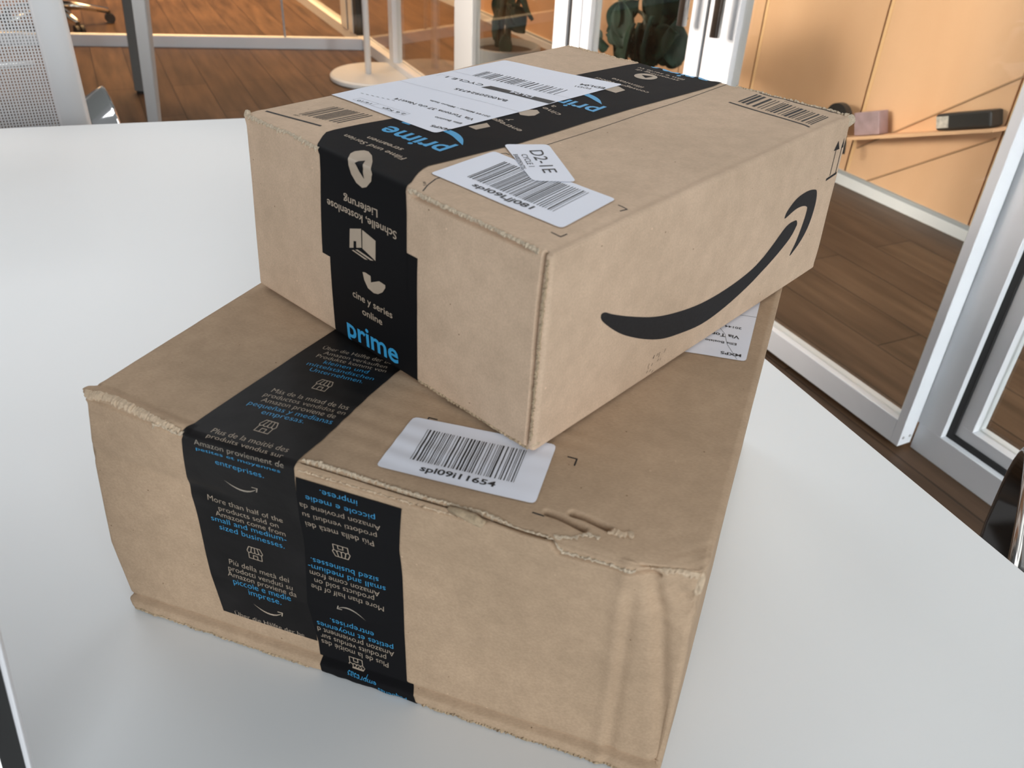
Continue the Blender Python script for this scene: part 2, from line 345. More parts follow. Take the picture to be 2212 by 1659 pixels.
def disp_l(q, nr):
    X, Y, Z = q[..., 0], q[..., 1], q[..., 2]; L, D, H = LO0.dim
    top = nr[..., 2] > .5; fr = nr[..., 1] < -.5; W = np.where(nr[..., 2] >= -nr[..., 1]-1e-9, Y, Z-H); tf = top | fr
    h = .0006*vn(X, Y, Z, 4, 2)+.0001*vn(X, Y, Z, 30, 4)-.0013*sm(nr[..., 2], .05, 1)
    # bowed front edge
    bow = (.0075*sm(X/L, 0, .22)*sm((L-X)/L, 0, .10))*sm(Z/H, .55, 1)*gau(Y, .05)
    # washboard ridges of the top board right of the tape, gentler elsewhere
    amp = .00042*sm(X, .10, .15)*(1-.8*sm(X, .22, .29))*(.6+.4*np.sin(Y*95+X*30))*gau(Y-.075, .06)
    h = h+np.where(top, amp*np.sin(6.283*(Y+.02*(X-.15))/.0115+1.2*np.sin(X*40)), 0)
    h = h-np.where(tf, .0050*gau(seg_d(X, W-0, [(a, b-.0019) for a, b in L_FLAP]), .0009)*(X > .143), 0)
    h = h-np.where(tf, .0022*gau(seg_d(X, W, [(a, b-.0014) for a, b in L_UNDER]), .0007)*(X > .143), 0)
    h = h+np.where(tf, .0012*sm(X, .141, .15)*gau(np.minimum(W-.009, 0), .006)*(W > 0), 0)
    for t in L_TEARS: h = h-np.where(top, .0052*gau(seg_d(X, Y, t), .0013), 0)
    # rolled front edge left of the tape
    roll = 1-sm(X, .070, .076)
    h = h+np.where(tf, roll*(.0026*gau(W-.0015, .0050)-.0018*gau(seg_d(X, W, [(0, -.0052), (.03, -.0062), (.05, -.004), (.074, -.0048)]), .0012)-.0010*gau(W-.0088, .0016)), 0)
    h = h+np.where(tf, roll*.0009*gau(W, .006)*vn(X, Y, Z, 95, 6), 0)
    # folded rim along the bottom of the front
    h = h+np.where(fr, .0024*(1-sm(Z, .0070, .0095))-.0024*gau(Z-.0105, .0013), 0)
    h = h+np.where(fr, .0006*gau(Z, .008)*vn(X, Y, Z, 60, 8), 0)
    # side crease, crushed vertical folds at the right end of the front
    h = h-np.where(fr, .0018*gau(X-.316-.00*Z, .0040)*sm(H-Z, .006, .03), 0)
    h = h-np.where(fr, .0030*gau(X-(.326-.10*np.maximum(0, .05-(H-Z))+.02*(1-Z/H)), .0042), 0)+np.where(fr, .0014*gau(X-.3125, .004), 0)
    c = np.sqrt((X-L)**2+(Y*1.)**2+((Z-H+.02)*.6)**2); h = h-.0022*gau(c, .022)+.0016*gau(c, .020)*vn(X, Y, Z, 70, 11)
    c = np.sqrt(X**2+Y**2+((Z-H))**2); h = h+.0018*gau(c, .010)*vn(X, Y, Z, 90, 12)
    h = h-np.where(fr, .0014*gau((H-Z)-.048, .005)*(1-sm(X, .07, .12)), 0)
    h = h*sm(Z, 0, .0025)
    v = nr*h[..., None]; v[..., 1] = v[..., 1]-bow
    return v
UP0.disp = disp_u; LO0.disp = disp_l
def lines(n, r, extra=()):
    step = .0022; g = list(np.linspace(r, n-r, int(n/step)+1)); e = [0, r*.2, r*.4, r*.6, r*.8]
    g = e+g+[n-x for x in e]
    for a, b, s in extra: g += list(np.arange(a, b, s))
    g = sorted(g); out = [g[0]]
    for x in g[1:]:
        if x-out[-1] > 2e-4: out.append(x)
    out[-1] = n; return np.array(out)
def carton_faces(B, ex=(), ey=(), ez=()):
    L, D, H = B.dim; gx, gy, gz = lines(L, B.r, ex), lines(D, B.r, ey), lines(H, B.r, ez)
    V = []; Fc = []; off = 0
    def grid(f, a, b, flip):
        nonlocal off
        A, Bb = np.meshgrid(a, b, indexing='ij'); P = B.S(f(A, Bb)).reshape(-1, 3); n, m_ = len(a), len(b)
        V.append(P); i = (np.arange(n-1)[:, None]*m_+np.arange(m_-1)[None]).ravel()+off
        q = np.stack([i, i+m_, i+m_+1, i+1], 1); Fc.append(q[:, ::-1] if flip else q); off += n*m_
    full = np.full
    grid(lambda a, b: np.stack([a, b, full(a.shape, H)], -1), gx, gy, False)
    grid(lambda a, b: np.stack([a, b, full(a.shape, 0.)], -1), gx, gy, True)
    grid(lambda a, b: np.stack([a, full(a.shape, 0.), b], -1), gx, gz, False)
    grid(lambda a, b: np.stack([a, full(a.shape, D), b], -1), gx, gz, True)
    grid(lambda a, b: np.stack([full(a.shape, 0.), a, b], -1), gy, gz, True)
    grid(lambda a, b: np.stack([full(a.shape, L), a, b], -1), gy, gz, False)
    return np.concatenate(V), np.concatenate(Fc)
# ---- flat art draped over a carton ------------------------------------------------------
def clipx(poly, ax, c, keep_lo):
    out = []
    for i in range(len(poly)):
        p, q = poly[i-1], poly[i]; sp = (p[ax]-c)*(1 if keep_lo else -1); sq = (q[ax]-c)*(1 if keep_lo else -1)
        if (sp < 0 < sq) or (sq < 0 < sp):
            t = sp/(sp-sq); out.append((p[0]+t*(q[0]-p[0]), p[1]+t*(q[1]-p[1])))
        if sq <= 0: out.append(q)
    return out
def cuts(B, chart, step):
    n1 = B.L if chart == 'wrap' else B.D
    if chart == 'wrap':
        f = np.arange(-B.r*1.0, B.r*1.01, B.r/5)
        y = np.concatenate([np.arange(-B.H-.004, B.D+B.H, step), np.arange(-B.H, -B.H+.015, .0006), f, B.D+f])
        x = np.concatenate([np.arange(0, n1, step), [B.r/2, B.r, n1-B.r, n1-B.r/2]])
    else: x = np.arange(0, n1, step); y = np.arange(0, B.H, step)
    return np.unique(x.round(5)), np.unique(y.round(5))
class Art:
    def __init__(s, B, chart='wrap', step=.0025):
        s.B = B; s.chart = chart; s.cx, s.cy = cuts(B, chart, step); s.V = []; s.F = []; s.MI = []; s.n = 0; s.mats = []
    def _mi(s, m):
        if m not in s.mats: s.mats.append(m)
        return s.mats.index(m)
    def poly(s, pts, m, off):
        """convex polygon, clipped to cells and draped"""
        ar = sum(pts[i-1][0]*pts[i][1]-pts[i][0]*pts[i-1][1] for i in range(len(pts)))
        if abs(ar) < 1e-11: return
        if ar < 0: pts = pts[::-1]
        todo = [[tuple(p) for p in pts]]
        for ax, cs in ((0, s.cx), (1, s.cy)):
            nxt = []
            for p in todo:
                lo = min(q[ax] for q in p); hi = max(q[ax] for q in p); cur = p
                for c in cs[(cs > lo+1e-6) & (cs < hi-1e-6)]:
                    a = clipx(cur, ax, c, True); cur = clipx(cur, ax, c, False)
                    if len(a) > 2: nxt.append(a)
                    if len(cur) < 3: break
                if len(cur) > 2: nxt.append(cur)
            todo = nxt
        k = s._mi(m)
        for p in todo:
            if abs(sum(p[i-1][0]*p[i][1]-p[i][0]*p[i-1][1] for i in range(len(p)))) < 1e-12: continue
            s.V += [(x, y, off) for x, y in p]; s.F.append(tuple(range(s.n, s.n+len(p)))); s.n += len(p); s.MI.append(k)
    def ngon(s, pts, m, off):
        from mathutils.geometry import tessellate_polygon
        for t in tessellate_polygon([[Vector((x*1000, y*1000, 0)) for x, y in pts]]): 
            tri = [pts[i] for i in t]
            if (tri[1][0]-tri[0][0])*(tri[2][1]-tri[0][1])-(tri[1][1]-tri[0][1])*(tri[2][0]-tri[0][0]) < 0: tri = tri[::-1]
            s.poly(tri, m, off)
    def rect(s, x0, y0, x1, y1, m, off): s.poly([(x0, y0), (x1, y0), (x1, y1), (x0, y1)], m, off)
    def line(s, pts, w, m, off):
        for (a, b), (c, d) in zip(pts[:-1], pts[1:]):
            l = math.hypot(c-a, d-b); nx, ny = -(d-b)/l*w/2, (c-a)/l*w/2; ex, ey = (c-a)/l*w/2*.6, (d-b)/l*w/2*.6
            s.poly([(a-nx-ex, b-ny-ey), (c-nx+ex, d-ny+ey), (c+nx+ex, d+ny+ey), (a+nx-ex, b+ny-ey)], m, off)
    def text(s, body, p0, p1, h, m, off, bold=0, shear=0):
        """baseline runs p0 -> p1 in chart coordinates, h = cap height"""
        key = (body, bold, shear)
        if key not in TXT:
            c = bpy.data.curves.new('t', 'FONT'); c.body = body; c.size = 1; c.offset = bold; c.shear = shear; c.resolution_u = 3; c.fill_mode = 'FRONT'
            o = bpy.data.objects.new('t', c); COL.objects.link(o)
            bpy.context.view_layer.update(); me = bpy.data.meshes.new_from_object(o.evaluated_get(bpy.context.evaluated_depsgraph_get()))
            v = np.array([w.co[:2] for w in me.vertices]); f = [tuple(q.vertices) for q in me.polygons]
            TXT[key] = (v, f); bpy.data.objects.remove(o); bpy.data.curves.remove(c); bpy.data.meshes.remove(me)
        v, f = TXT[key]; x0, x1 = v[:, 0].min(), v[:, 0].max(); CAP = .729
        d = np.array(p1, float)-np.array(p0, float); l = np.linalg.norm(d); d /= l; n = np.array([-d[1], d[0]])
        P = np.array(p0)+np.outer((v[:, 0]-x0)/(x1-x0)*l, d)+np.outer(v[:, 1]*h/CAP, n)
        for q in f: s.poly([tuple(P[i]) for i in q], m, off)
    def bars(s, p0, p1, up, m, off, seed=1, n=34, fill=.5):
        r = random.Random(seed); w = [r.choice((1, 1, 1, 2, 2, 3)) for _ in range(2*n+1)]; tot = sum(w); x = 0
        p0, p1, up = (np.array(a, float) for a in (p0, p1, up))
        for i, k in enumerate(w):
            if i % 2 == 0:
                a = p0+(p1-p0)*x/tot; b = p0+(p1-p0)*(x+k*(.5+fill*.9))/tot; s.poly([tuple(a), tuple(b), tuple(b+up), tuple(a+up)], m, off)
            x += k
    def mesh(s):
        V = np.array(s.V); B = s.B; q = B.wrap(V[:, 0], V[:, 1]) if s.chart == 'wrap' else B.side(V[:, 0], V[:, 1])
        s.Q = q
        return B.S(q, V[:, 2][:, None])
    def normals(s):
        V = np.array(s.V); B = s.B; e = 3e-4; f = (lambda a, b: B.S(B.wrap(a, b))) if s.chart == 'wrap' else (lambda a, b: B.S(B.side(a, b)))
        N = np.cross(f(V[:, 0]+e, V[:, 1])-f(V[:, 0]-e, V[:, 1]), f(V[:, 0], V[:, 1]+e)-f(V[:, 0], V[:, 1]-e)); l = np.linalg.norm(N, axis=1); l[l < 1e-12] = 1
        return N/l[:, None]
    def make(s, name, parent, weld=True):
        P = s.mesh(); me = raw(P, s.F); me.polygons.foreach_set('material_index', s.MI); o = link(name, me, s.mats, parent, True)
        me.normals_split_custom_set_from_vertices([tuple(n) for n in s.normals()]); return o
TXT = {}
def swoosh(top, bot):
    """closed outline from an upper and a lower edge"""
    return top+bot[::-1]
def ribbon(B, chart, path, w, h, name, parent, m='torn', jag=.0006, seed=1, step=.0009, over=0):
    """raised ragged strip of torn board following a path on the carton"""
    r = np.random.default_rng(seed); P = []
    for (a, b), (c, d) in zip(path[:-1], path[1:]):
        n = max(2, int(math.hypot(c-a, d-b)/step)); P += [(a+(c-a)*t, b+(d-b)*t) for t in np.linspace(0, 1, n, endpoint=False)]
    P.append(path[-1]); P = np.array(P); n = len(P); T = np.gradient(P, axis=0); T /= np.linalg.norm(T, axis=1)[:, None]; N = np.stack([-T[:, 1], T[:, 0]], 1)
    z = (np.arange(n) % 3 == 0)*1.; pr = [(-.5, .0), (-.5, .6), (-.25, 1), (.1, 1.0), (.5, .75), (.62, .0)]
    rows = []; offs = []
    j1 = r.normal(0, jag, n)+jag*.8*(z-.3); j2 = r.normal(0, jag*.6, n); hh = h*(1+r.normal(0, .22, n))
    for k, (a, b) in enumerate(pr):
        j = j1 if k < 3 else j2; rows.append(P+N*((a*w)+(j if k < 3 else j2*1.0))[:, None]); offs.append(hh*b-.0004*(b == 0))
    X = np.concatenate(rows); O = np.concatenate(offs); q = B.wrap(X[:, 0], X[:, 1]) if chart == 'wrap' else B.side(X[:, 0], X[:, 1])
    V = B.S(q, O[:, None]); F = [(k*n+i, k*n+i+1, (k+1)*n+i+1, (k+1)*n+i) for k in range(len(pr)-1) for i in range(n-1)]
    F += [tuple(k*n for k in range(len(pr))), tuple(k*n+n-1 for k in range(len(pr)))[::-1]]
    return link(name, raw(V, F), [m], parent, False)
# ---- upper carton -------------------------------------------------------------------
O1, O2, O3, O4, O5 = .00012, .00035, .00050, .00065, .00080      # print on board, tape, print on tape / label, label print, sticker
def pxs(B, chart, g, pts):
    f = getattr(B, chart); out = []
    for p in pts: g = B.inv(f, *p, g); out.append(tuple(g))
    return out
def rounded(pts, r, n=4):
    out = []; k = len(pts)
    for i in range(k):
        p = np.array(pts[i]); a = np.array(pts[i-1]); b = np.array(pts[(i+1) % k]); u = (a-p)/np.linalg.norm(a-p); v = (b-p)/np.linalg.norm(b-p)
        for t in np.linspace(0, 1, n): out.append(tuple((1-t)**2*(p+u*r)+2*t*(1-t)*p+t*t*(p+v*r)))
    return out
def spline(pts, k=5):
    P = [np.array(p, float) for p in pts]; out = []
    for i in range(len(P)-1):
        a, b, c, d = P[max(i-1, 0)], P[i], P[i+1], P[min(i+2, len(P)-1)]
        for t in np.linspace(0, 1, k, endpoint=False): out.append(tuple(.5*((2*b)+(-a+c)*t+(2*a-5*b+4*c-d)*t*t+(-a+3*b-3*c+d)*t**3)))
    return out+[tuple(P[-1])]
def strip(A, st, m, off, jag=0, seed=0):
    r = random.Random(seed); st = sorted(st); ws = [s[0] for s in st]; n = 0
    g = sorted(set(ws+[w for w in A.cy if ws[0] < w < ws[-1]])); xl = np.interp(g, ws, [s[1] for s in st]); xr = np.interp(g, ws, [s[2] for s in st])
    for i in range(len(g)-1):
        if g[i+1]-g[i] > 1e-6: A.poly([(xl[i], g[i]), (xr[i], g[i]), (xr[i+1], g[i+1]), (xl[i+1], g[i+1])], m, off)
def store(A, c, s, m, off, flip=1, w=.00045):
    f = lambda pts: [(c[0]+flip*x*s, c[1]+flip*y*s) for x, y in pts]
    A.line(f([(-.42, -.05), (-.42, -.5), (.42, -.5), (.42, -.05)]), w, m, off)
    A.line(f([(-.5, .08), (-.36, .42), (.36, .42), (.5, .08)]), w, m, off)
    for k in range(4):
        x0 = -.5+k*.25; A.line(f([(x0, .08), (x0+.03, -.02), (x0+.125, -.06), (x0+.22, -.02), (x0+.25, .08)]), w, m, off)
        if k: A.line(f([(x0, .08), (x0*.72, .42)]), w, m, off)
    A.line(f([(-.13, -.5), (-.13, -.22), (.15, -.22), (.15, -.5)]), w, m, off)
def mini_smile(A, p0, p1, sag, m, off, flip=1):
    (a, b), (c, d) = p0, p1; N = 10; T = np.linspace(0, 1, N)
    f = lambda t, k: (a+(c-a)*t, b+(d-b)*t-flip*sag*k*4*t*(1-t)*(1-.25*(1-t)))
    top = [f(t, .78) for t in T]; bot = [f(t, 1.02) for t in T]
    for i in range(N-1): A.poly([bot[i], bot[i+1], top[i+1], top[i]][::flip], m, off)
    dx = (c-a); A.line([(c-dx*.16, d+flip*sag*.02), (c, d+flip*sag*.05), (c-dx*.04, d-flip*sag*.45)], .0006, m, off)
ub = wthing('cardboard_box', 'smaller kraft box with a big curved black arrow, stacked on the larger box', 'cardboard box', tuple(UP0.T(UP0.dim*[.5, .5, 0])), 'taped cardboard boxes stacked on the white table')
V, F_ = carton_faces(UP0, ex=[(.248, .2535, .0004)], ez=[(.107, .1125, .0005)])
me = raw(V, F_)
A = Art(UP0); A.mats = ['kraftU']
A.line([(.0065, .0122), (.0499, .0221)], .0019, 'ink', O1)
A.bars((.0235, .0245), (.0525, .0335), (.0006, .0270), 'ink', O1, 3, 11, .3); A.text('CDP', (.0270, .0235), (.0222, .0225), .0016, 'ink', O1)
A.bars((.1860, .2790), (.2465, .2690), (.0, .0265), 'ink', O1, 5, 20, .35); A.line([(.1833, .2728), (.2472, .2642)], .0020, 'ink', O1); A.line([(.1862, .3098), (.2465, .3090)], .0013, 'ink', O1)
A.text('CDP', (.2080, .3050), (.2125, .3045), .0015, 'ink', O1)
for p in ([(.2423, .0653), (.2481, .0649), (.2472, .0604)], [(.2406, .0160), (.2465, .0157), (.2467, .0200)], [(.1516, .0735), (.1530, .0768), (.1560, .0765)], [(.1540, .0262), (.1500, .0262), (.1499, .0225)]): A.line(p, .0007, 'ink', O1)
A.line([(.1653, .0028), (.1612, .0095), (.1574, .0185), (.1570, .03)], .0007, 'ink', O1)
A.line([(.1588, .0950), (.1578, .3121)], .0006, 'ink', O1)
A.text('#11', (.1560, .0110), (.1600, .0075), .0018, 'ink', O1)
Bs = Art(UP0, 'side'); Bs.mats = ['kraftU']
top = spline([(.0430, .0634), (.0433, .0655), (.0465, .0652), (.0542, .0610), (.0711, .0532), (.0951, .0438), (.1203, .0371), (.1466, .0329), (.1737, .0322), (.2013, .0349), (.2151, .0388), (.2250, .0437), (.2426, .0534), (.2555, .0539), (.2591, .0523), (.2605, .0495)], 4)
bot = spline([(.0430, .0634), (.0456, .0600), (.0562, .0510), (.0683, .0427), (.0867, .0329), (.1058, .0249), (.1252, .0200), (.1520, .0161), (.1788, .0178), (.2057, .0236), (.2219, .0288), (.2329, .0327), (.2535, .0419), (.2605, .0495)], 4)
Bs.ngon(bot+top[::-1][1:-1], 'ink', O1)
Bs.ngon(spline([(.2370, .0616), (.2390, .0652), (.2495, .0706), (.2641, .0718), (.2769, .0698), (.2820, .0666), (.2844, .0573), (.2818, .0442), (.2745, .0344), (.2622, .0272), (.2606, .0285), (.2658, .0361), (.2701, .0477), (.2715, .0570), (.2690, .0601), (.2611, .0623), (.2514, .0626), (.2385, .0604), (.2370, .0616)], 3)[:-1], 'ink', O1)
Bs.poly([(.2941, .0920), (.3032, .0915), (.2985, .0981)], 'ink', O1); Bs.line([(.2978, .0918), (.2980, .0744)], .0010, 'ink', O1)
Bs.poly([(.3060, .0915), (.3098, .0912), (.3078, .0980)], 'ink', O1); Bs.line([(.3070, .0912), (.3072, .0738)], .0010, 'ink', O1); Bs.line([(.2935, .0724), (.3085, .0734)], .0018, 'ink', O1)
for k in range(14):   # transfer smudge low on the long side
    x, y = .101+RNG.uniform(-.004, .012), .006+RNG.uniform(-.003, .009); Bs.line([(x, y), (x+RNG.uniform(.0005, .0015), y+RNG.uniform(.0008, .0022))], .0003, 'ink', O1)
def merge(name, V, F_, arts, base, parent):
    """board surface and the print on it as one mesh"""
    vs = [V]; fs = [tuple(int(i) for i in f) for f in F_]; mi = [0]*len(fs); n = len(V); mats = [base]
    for a in arts:
        vs.append(a.mesh()); fs += [tuple(i+n for i in f) for f in a.F]; n += len(a.V)
        for k in a.MI:
            nm = a.mats[k]
            if nm not in mats: mats.append(nm)
            mi.append(mats.index(nm))
    me = raw(np.concatenate(vs), fs); me.polygons.foreach_set('material_index', mi); o = link(name, me, mats, parent, True)
    nb = len(V); N = np.zeros((n, 3)); me0 = raw(V, [tuple(int(i) for i in f) for f in F_])
    bn = np.zeros(nb*3, 'f'); me0.vertices.foreach_get('normal', bn); N[:nb] = bn.reshape(-1, 3); bpy.data.meshes.remove(me0)
    k = nb
    for a in arts: N[k:k+len(a.V)] = a.normals(); k += len(a.V)
    me.normals_split_custom_set_from_vertices([tuple(x) for x in N]); return o
merge('box_body', V, F_, [A, Bs], 'kraftU', ub)
# under tape strip on the front, then the long tape over the top
T2 = Art(UP0); st2 = [(-.1137, .0874, .1650), (-.0616, .0879, .1667), (-.0345, .0882, .1668)]
strip(T2, st2, 'tape', O2-.0001)
z6 = lambda x, y: (640+x/4.254, 80+y/4.254); zf = lambda x, y: (500+x/3.19, 200+y/3.19)
T2.ngon(pxs(UP0, 'wrap', (.12, -.06), [zf(*p) for p in ((908, 1235), (925, 1237), (963, 1262), (966, 1306), (1022, 1298), (1064, 1325), (1065, 1345), (1045, 1375), (1015, 1387), (985, 1380), (945, 1345), (920, 1290))]), 'tan', O3)
T2.text('cine y series', (.1092, -.0787), (.1455, -.0785), .0046, 'tan', O3, .008); T2.text('online', (.1177, -.0870), (.1360, -.0868), .0046, 'tan', O3, .008)
T2.text('prime', (.1009, -.1080), (.1488, -.1075), .0135, 'blue', O3, .018)
T2.make('packing_tape', ub)['label'] = 'lower black tape strip with blue prime lettering'
T1 = Art(UP0)
strip(T1, [(-.0615, .0805, .1590), (-.0351, .0806, .1581), (-.0136, .0809, .1570), (-.0040, .0803, .1560), (.0023, .0750, .1545), (.0057, .0719, .1530), (.0120, .0660, .1485), (.0180, .0615, .1447), (.0236, .0609, .1420), (.0285, .0611, .1407), (.0436, .0621, .1425), (.0670, .0650, .1443), (.0930, .0655, .1468), (.1613, .0668, .1461), (.2423, .0690, .1495), (.2986, .0752, .1541), (.3133, .0785, .1530), (.3500, .0790, .1540), (.3800, .0790, .1540)], 'tape', O2)
T1.text('Schnelle, kostenlose', (.1494, -.0258), (.0872, -.0268), .0046, 'tan', O3, .008); T1.text('Lieferung', (.1330, -.0190), (.1030, -.0200), .0046, 'tan', O3, .008)
T1.ngon(pxs(UP0, 'wrap', (.105, .003), [zf(*p) for p in ((820, 425), (808, 450), (812, 500), (830, 560), (865, 620), (905, 655), (935, 650), (968, 610), (974, 565), (963, 530), (972, 480), (968, 440), (945, 412), (915, 404), (890, 405), (850, 410))]), 'tan', O3)
T1.ngon(pxs(UP0, 'wrap', (.11, .003), [zf(*p) for p in ((853, 490), (922, 476), (912, 530), (920, 594), (885, 540))]), 'tape', O3+.0001)
T1.ngon([(.1086, -.0374), (.1079, -.0490), (.1190, -.0452), (.1188, -.0342)], 'tan', O3); T1.ngon([(.1198, -.0345), (.1198, -.0454), (.1315, -.0486), (.1316, -.0369)], 'tan', O3)
T1.ngon([(.1099, -.0498), (.1220, -.0511), (.1299, -.0491), (.1154, -.0475)], 'tan', O3); T1.line([(.1125, -.0487), (.1262, -.0501)], .0008, 'tape', O3+.0001); T1.poly([(.1118, -.0478), (.1143, -.0470), (.1143, -.0430), (.1120, -.0435)], 'tape', O3+.0001)
T1.text('Filme und Serien', (.1247, .0268), (.0722, .0252), .0046, 'tan', O3, .008); T1.text('streamen', (.1124, .0352), (.0832, .0335), .0046, 'tan', O3, .008)
T1.text('prime', (.1277, .0585), (.0761, .0555), .0160, 'blue', O3, .018)
def under(A, dy):
    o = spline([(.1290, .0655+dy), (.1215, .0730+dy), (.1120, .0778+dy), (.1000, .0790+dy), (.0880, .0762+dy), (.0780, .0690+dy)], 4); i_ = spline([(.1290, .0655+dy), (.1205, .0690+dy), (.1115, .0725+dy), (.1000, .0738+dy), (.0880, .0722+dy), (.0780, .0690+dy)], 4)
    for k in range(len(o)-1): A.ngon([o[k], i_[k], i_[k+1], o[k+1]], 'blue', O3)
    A.line([(.0805, .0665+dy), (.0755, .0660+dy), (.0765, .0725+dy)], .0022, 'blue', O3)
under(T1, 0); under(T1, .1313)
T1.text('entrega', (.1318, .1145), (.1035, .1180), .0048, 'tan', O3, .008); T1.text('y', (.1137, .1240), (.1100, .1246), .0048, 'tan', O3, .008)
T1.ngon([(.1060, .0925), (.1134, .0918), (.1145, .1032), (.1079, .1069)], 'tan', O3)
T1.text('cine', (.1256, .1590), (.1080, .1622), .0048, 'tan', O3, .008); T1.text('a', (.1125, .1690), (.1090, .1697), .0048, 'tan', O3, .008)
T1.ngon([(.1093, .1363), (.1140, .1390), (.1158, .1430), (.1140, .1500), (.1089, .1533), (.1040, .1480), (.1040, .1400)], 'tan', O3)
T1.text('prime', (.1352, .1895), (.0840, .1865), .0160, 'blue', O3, .018)
T1.ngon([(.1103, .2275), (.1180, .2270), (.1184, .2378), (.1094, .2422), (.1000, .2390), (.0990, .2300)], 'tan', O3)
T1.text('consegne veloci', (.1329, .2475), (.0837, .2500), .0045, 'tan', O3, .008); T1.text('illimitate', (.1225, .2555), (.0925, .2580), .0045, 'tan', O3, .008)
T1.ngon([(.1060+.0088*math.cos(a), .2805+.0088*math.sin(a)) for a in np.linspace(0, 6.283, 24, endpoint=False)], 'tan', O3); T1.ngon([(.1085, .2765), (.1098, .2850), (.1015, .2815)], 'tape', O3+.0001)
T1.text('streaming di', (.1286, .2925), (.0884, .2945), .0040, 'tan', O3, .008); T1.text('film e serie tv', (.1303, .2982), (.0856, .3005), .0040, 'tan', O3, .008)
T1.text('prime', (.1434, .3198), (.0890, .3212), .0205, 'blue', O3, .018)
T1.make('packing_tape', ub)['label'] = 'long black tape strip printed with smiling arrow slogans over the box top'
LA = Art(UP0); LQ = [(.0008, .0650), (.1031, .0676), (.1083, .2485), (.0075, .2291)]
LA.ngon(rounded(LQ, .003), 'white', O4)
q = O4+.00014
LA.text('MXP5', (.1040, .0800), (.0905, .0768), .0036, 'lab', q, .02); LA.text('Ellis Bosisio', (.0993, .0940), (.0791, .0900), .0028, 'lab', q, .01)
LA.text('Via Tortona 37 c/o Next14', (.0985, .1060), (.0340, .0958), .0040, 'lab', q, .012); LA.text('20144 Milano - Milano Italia', (.1008, .1178), (.0508, .1112), .0026, 'lab', q, .01)
LA.text('BA0020924735', (.0838, .1520), (.0413, .1445), .0042, 'lab', q, .01); LA.text('CYCLE 1', (.0466, .1668), (.0150, .1610), .0044, 'lab', q, .01)
LA.ngon([(.0500, .1598), (.1056, .1690), (.1052, .1764), (.0520, .1676)], 'lab', q); LA.text('DL04', (.0885, .1733), (.0702, .1703), .0046, 'white', q+.0001, .02)
LA.bars((.0236, .1774), (.0934, .1885), (-.0012, .0168), 'lab', q, 8, 24, .2)
LA.text('EDL04', (.1056, .2315), (.0872, .2262), .0044, 'lab', q, .02); LA.text('FDD1', (.1000, .2222), (.0885, .2185), .0034, 'lab', q)
LA.text('2.6 Kgs', (.0640, .0785), (.0450, .0752), .0030, 'lab', q); LA.text('14/10', (.0345, .0745), (.0232, .0722), .0028, 'lab', q)
for p in ([(.0039, .1244), (.1058, .1403)], [(.0053, .1735), (.1068, .1905)], [(.0208, .0690), (.0655, .0745), (.0652, .0805), (.0208, .0755), (.0208, .0690)], [(.0375, .0710), (.0375, .0775)], [(.0090, .1545), (.0085, .1600), (.0200, .1622)]): LA.line(p, .00022, 'grey', q)
for k in range(7): LA.line([(.012+.004*k, .083+.0012*k), (.012+.004*k+.002, .0832+.0012*k)], .0006, 'grey', q)
LA.make('shipping_label', ub)['label'] = 'white shipping label stuck across the tape'
LB = Art(UP0); LB.ngon(rounded([(.1498, .0213), (.2416, .0222), (.2373, .0700), (.1472, .0732)], .003), 'white', O3)
LB.bars((.1663, .0330), (.2262, .0338), (-.0035, .0325), 'lab', O4, 12, 38, .2); LB.text('spl09Ljj081', (.1764, .0264), (.2168, .0272), .0044, 'lab', O4, .02)
LB.make('barcode_label', ub)['label'] = 'white barcode label reading spl09Ljj081'
LC = Art(UP0); LC.ngon(rounded([(.1429, .0853), (.1924, .0560), (.2088, .0728), (.1599, .1058)], .004), 'white', O5)
LC.text('D2-1E', (.1600, .0888), (.1890, .0690), .0082, 'lab', O5+.00014, 0); LC.text('CYCLE 1', (.1612, .0805), (.1775, .0695), .0036, 'lab', O5+.00014); LC.text('BA0020924735', (.1584, .0770), (.1770, .0643), .0027, 'lab', O5+.00014)
LC.make('sticker', ub)['label'] = 'tilted white sticker reading D2-1E'
def edge(B, chart, path, w, h, lab, par, **k):
    o = ribbon(B, chart, path, w, h, 'torn_edge', par, **k); o['label'] = lab; return o
edge(UP0, 'wrap', [(.1575, -.0008), (.18, -.0012), (.21, -.0008), (.2475, -.0016)], .0024, .0012, 'zigzag raw board edge along the front lid', ub, seed=2)
edge(UP0, 'wrap', [(.004, -.0006), (.03, -.0010), (.05, .0002), (.0785, -.0012)], .0026, .0009, 'frayed pale edge left of the tape', ub, seed=3)
edge(UP0, 'wrap', [(.2530, -.004), (.2528, -.05), (.2532, -.105)], .0013, .0006, 'raw corrugated edge at the corner seam', ub, m='core', seed=4)
edge(UP0, 'wrap', [(.1655, -.1110), (.20, -.1118), (.2515, -.1116)], .0022, .0008, 'raw board edge along the bottom', ub, m='core', seed=5)
edge(UP0, 'wrap', [(.165, .3120), (.20, .3126), (.235, .3122), (.2535, .3105)], .0022, .0011, 'frayed pale edge at the far side', ub, jag=.0009, seed=6)
edge(UP0, 'wrap', [(.004, .3116), (.04, .3122), (.0760, .3120)], .0030, .0010, 'worn edge behind the shipping label', ub, m='crush', seed=7)
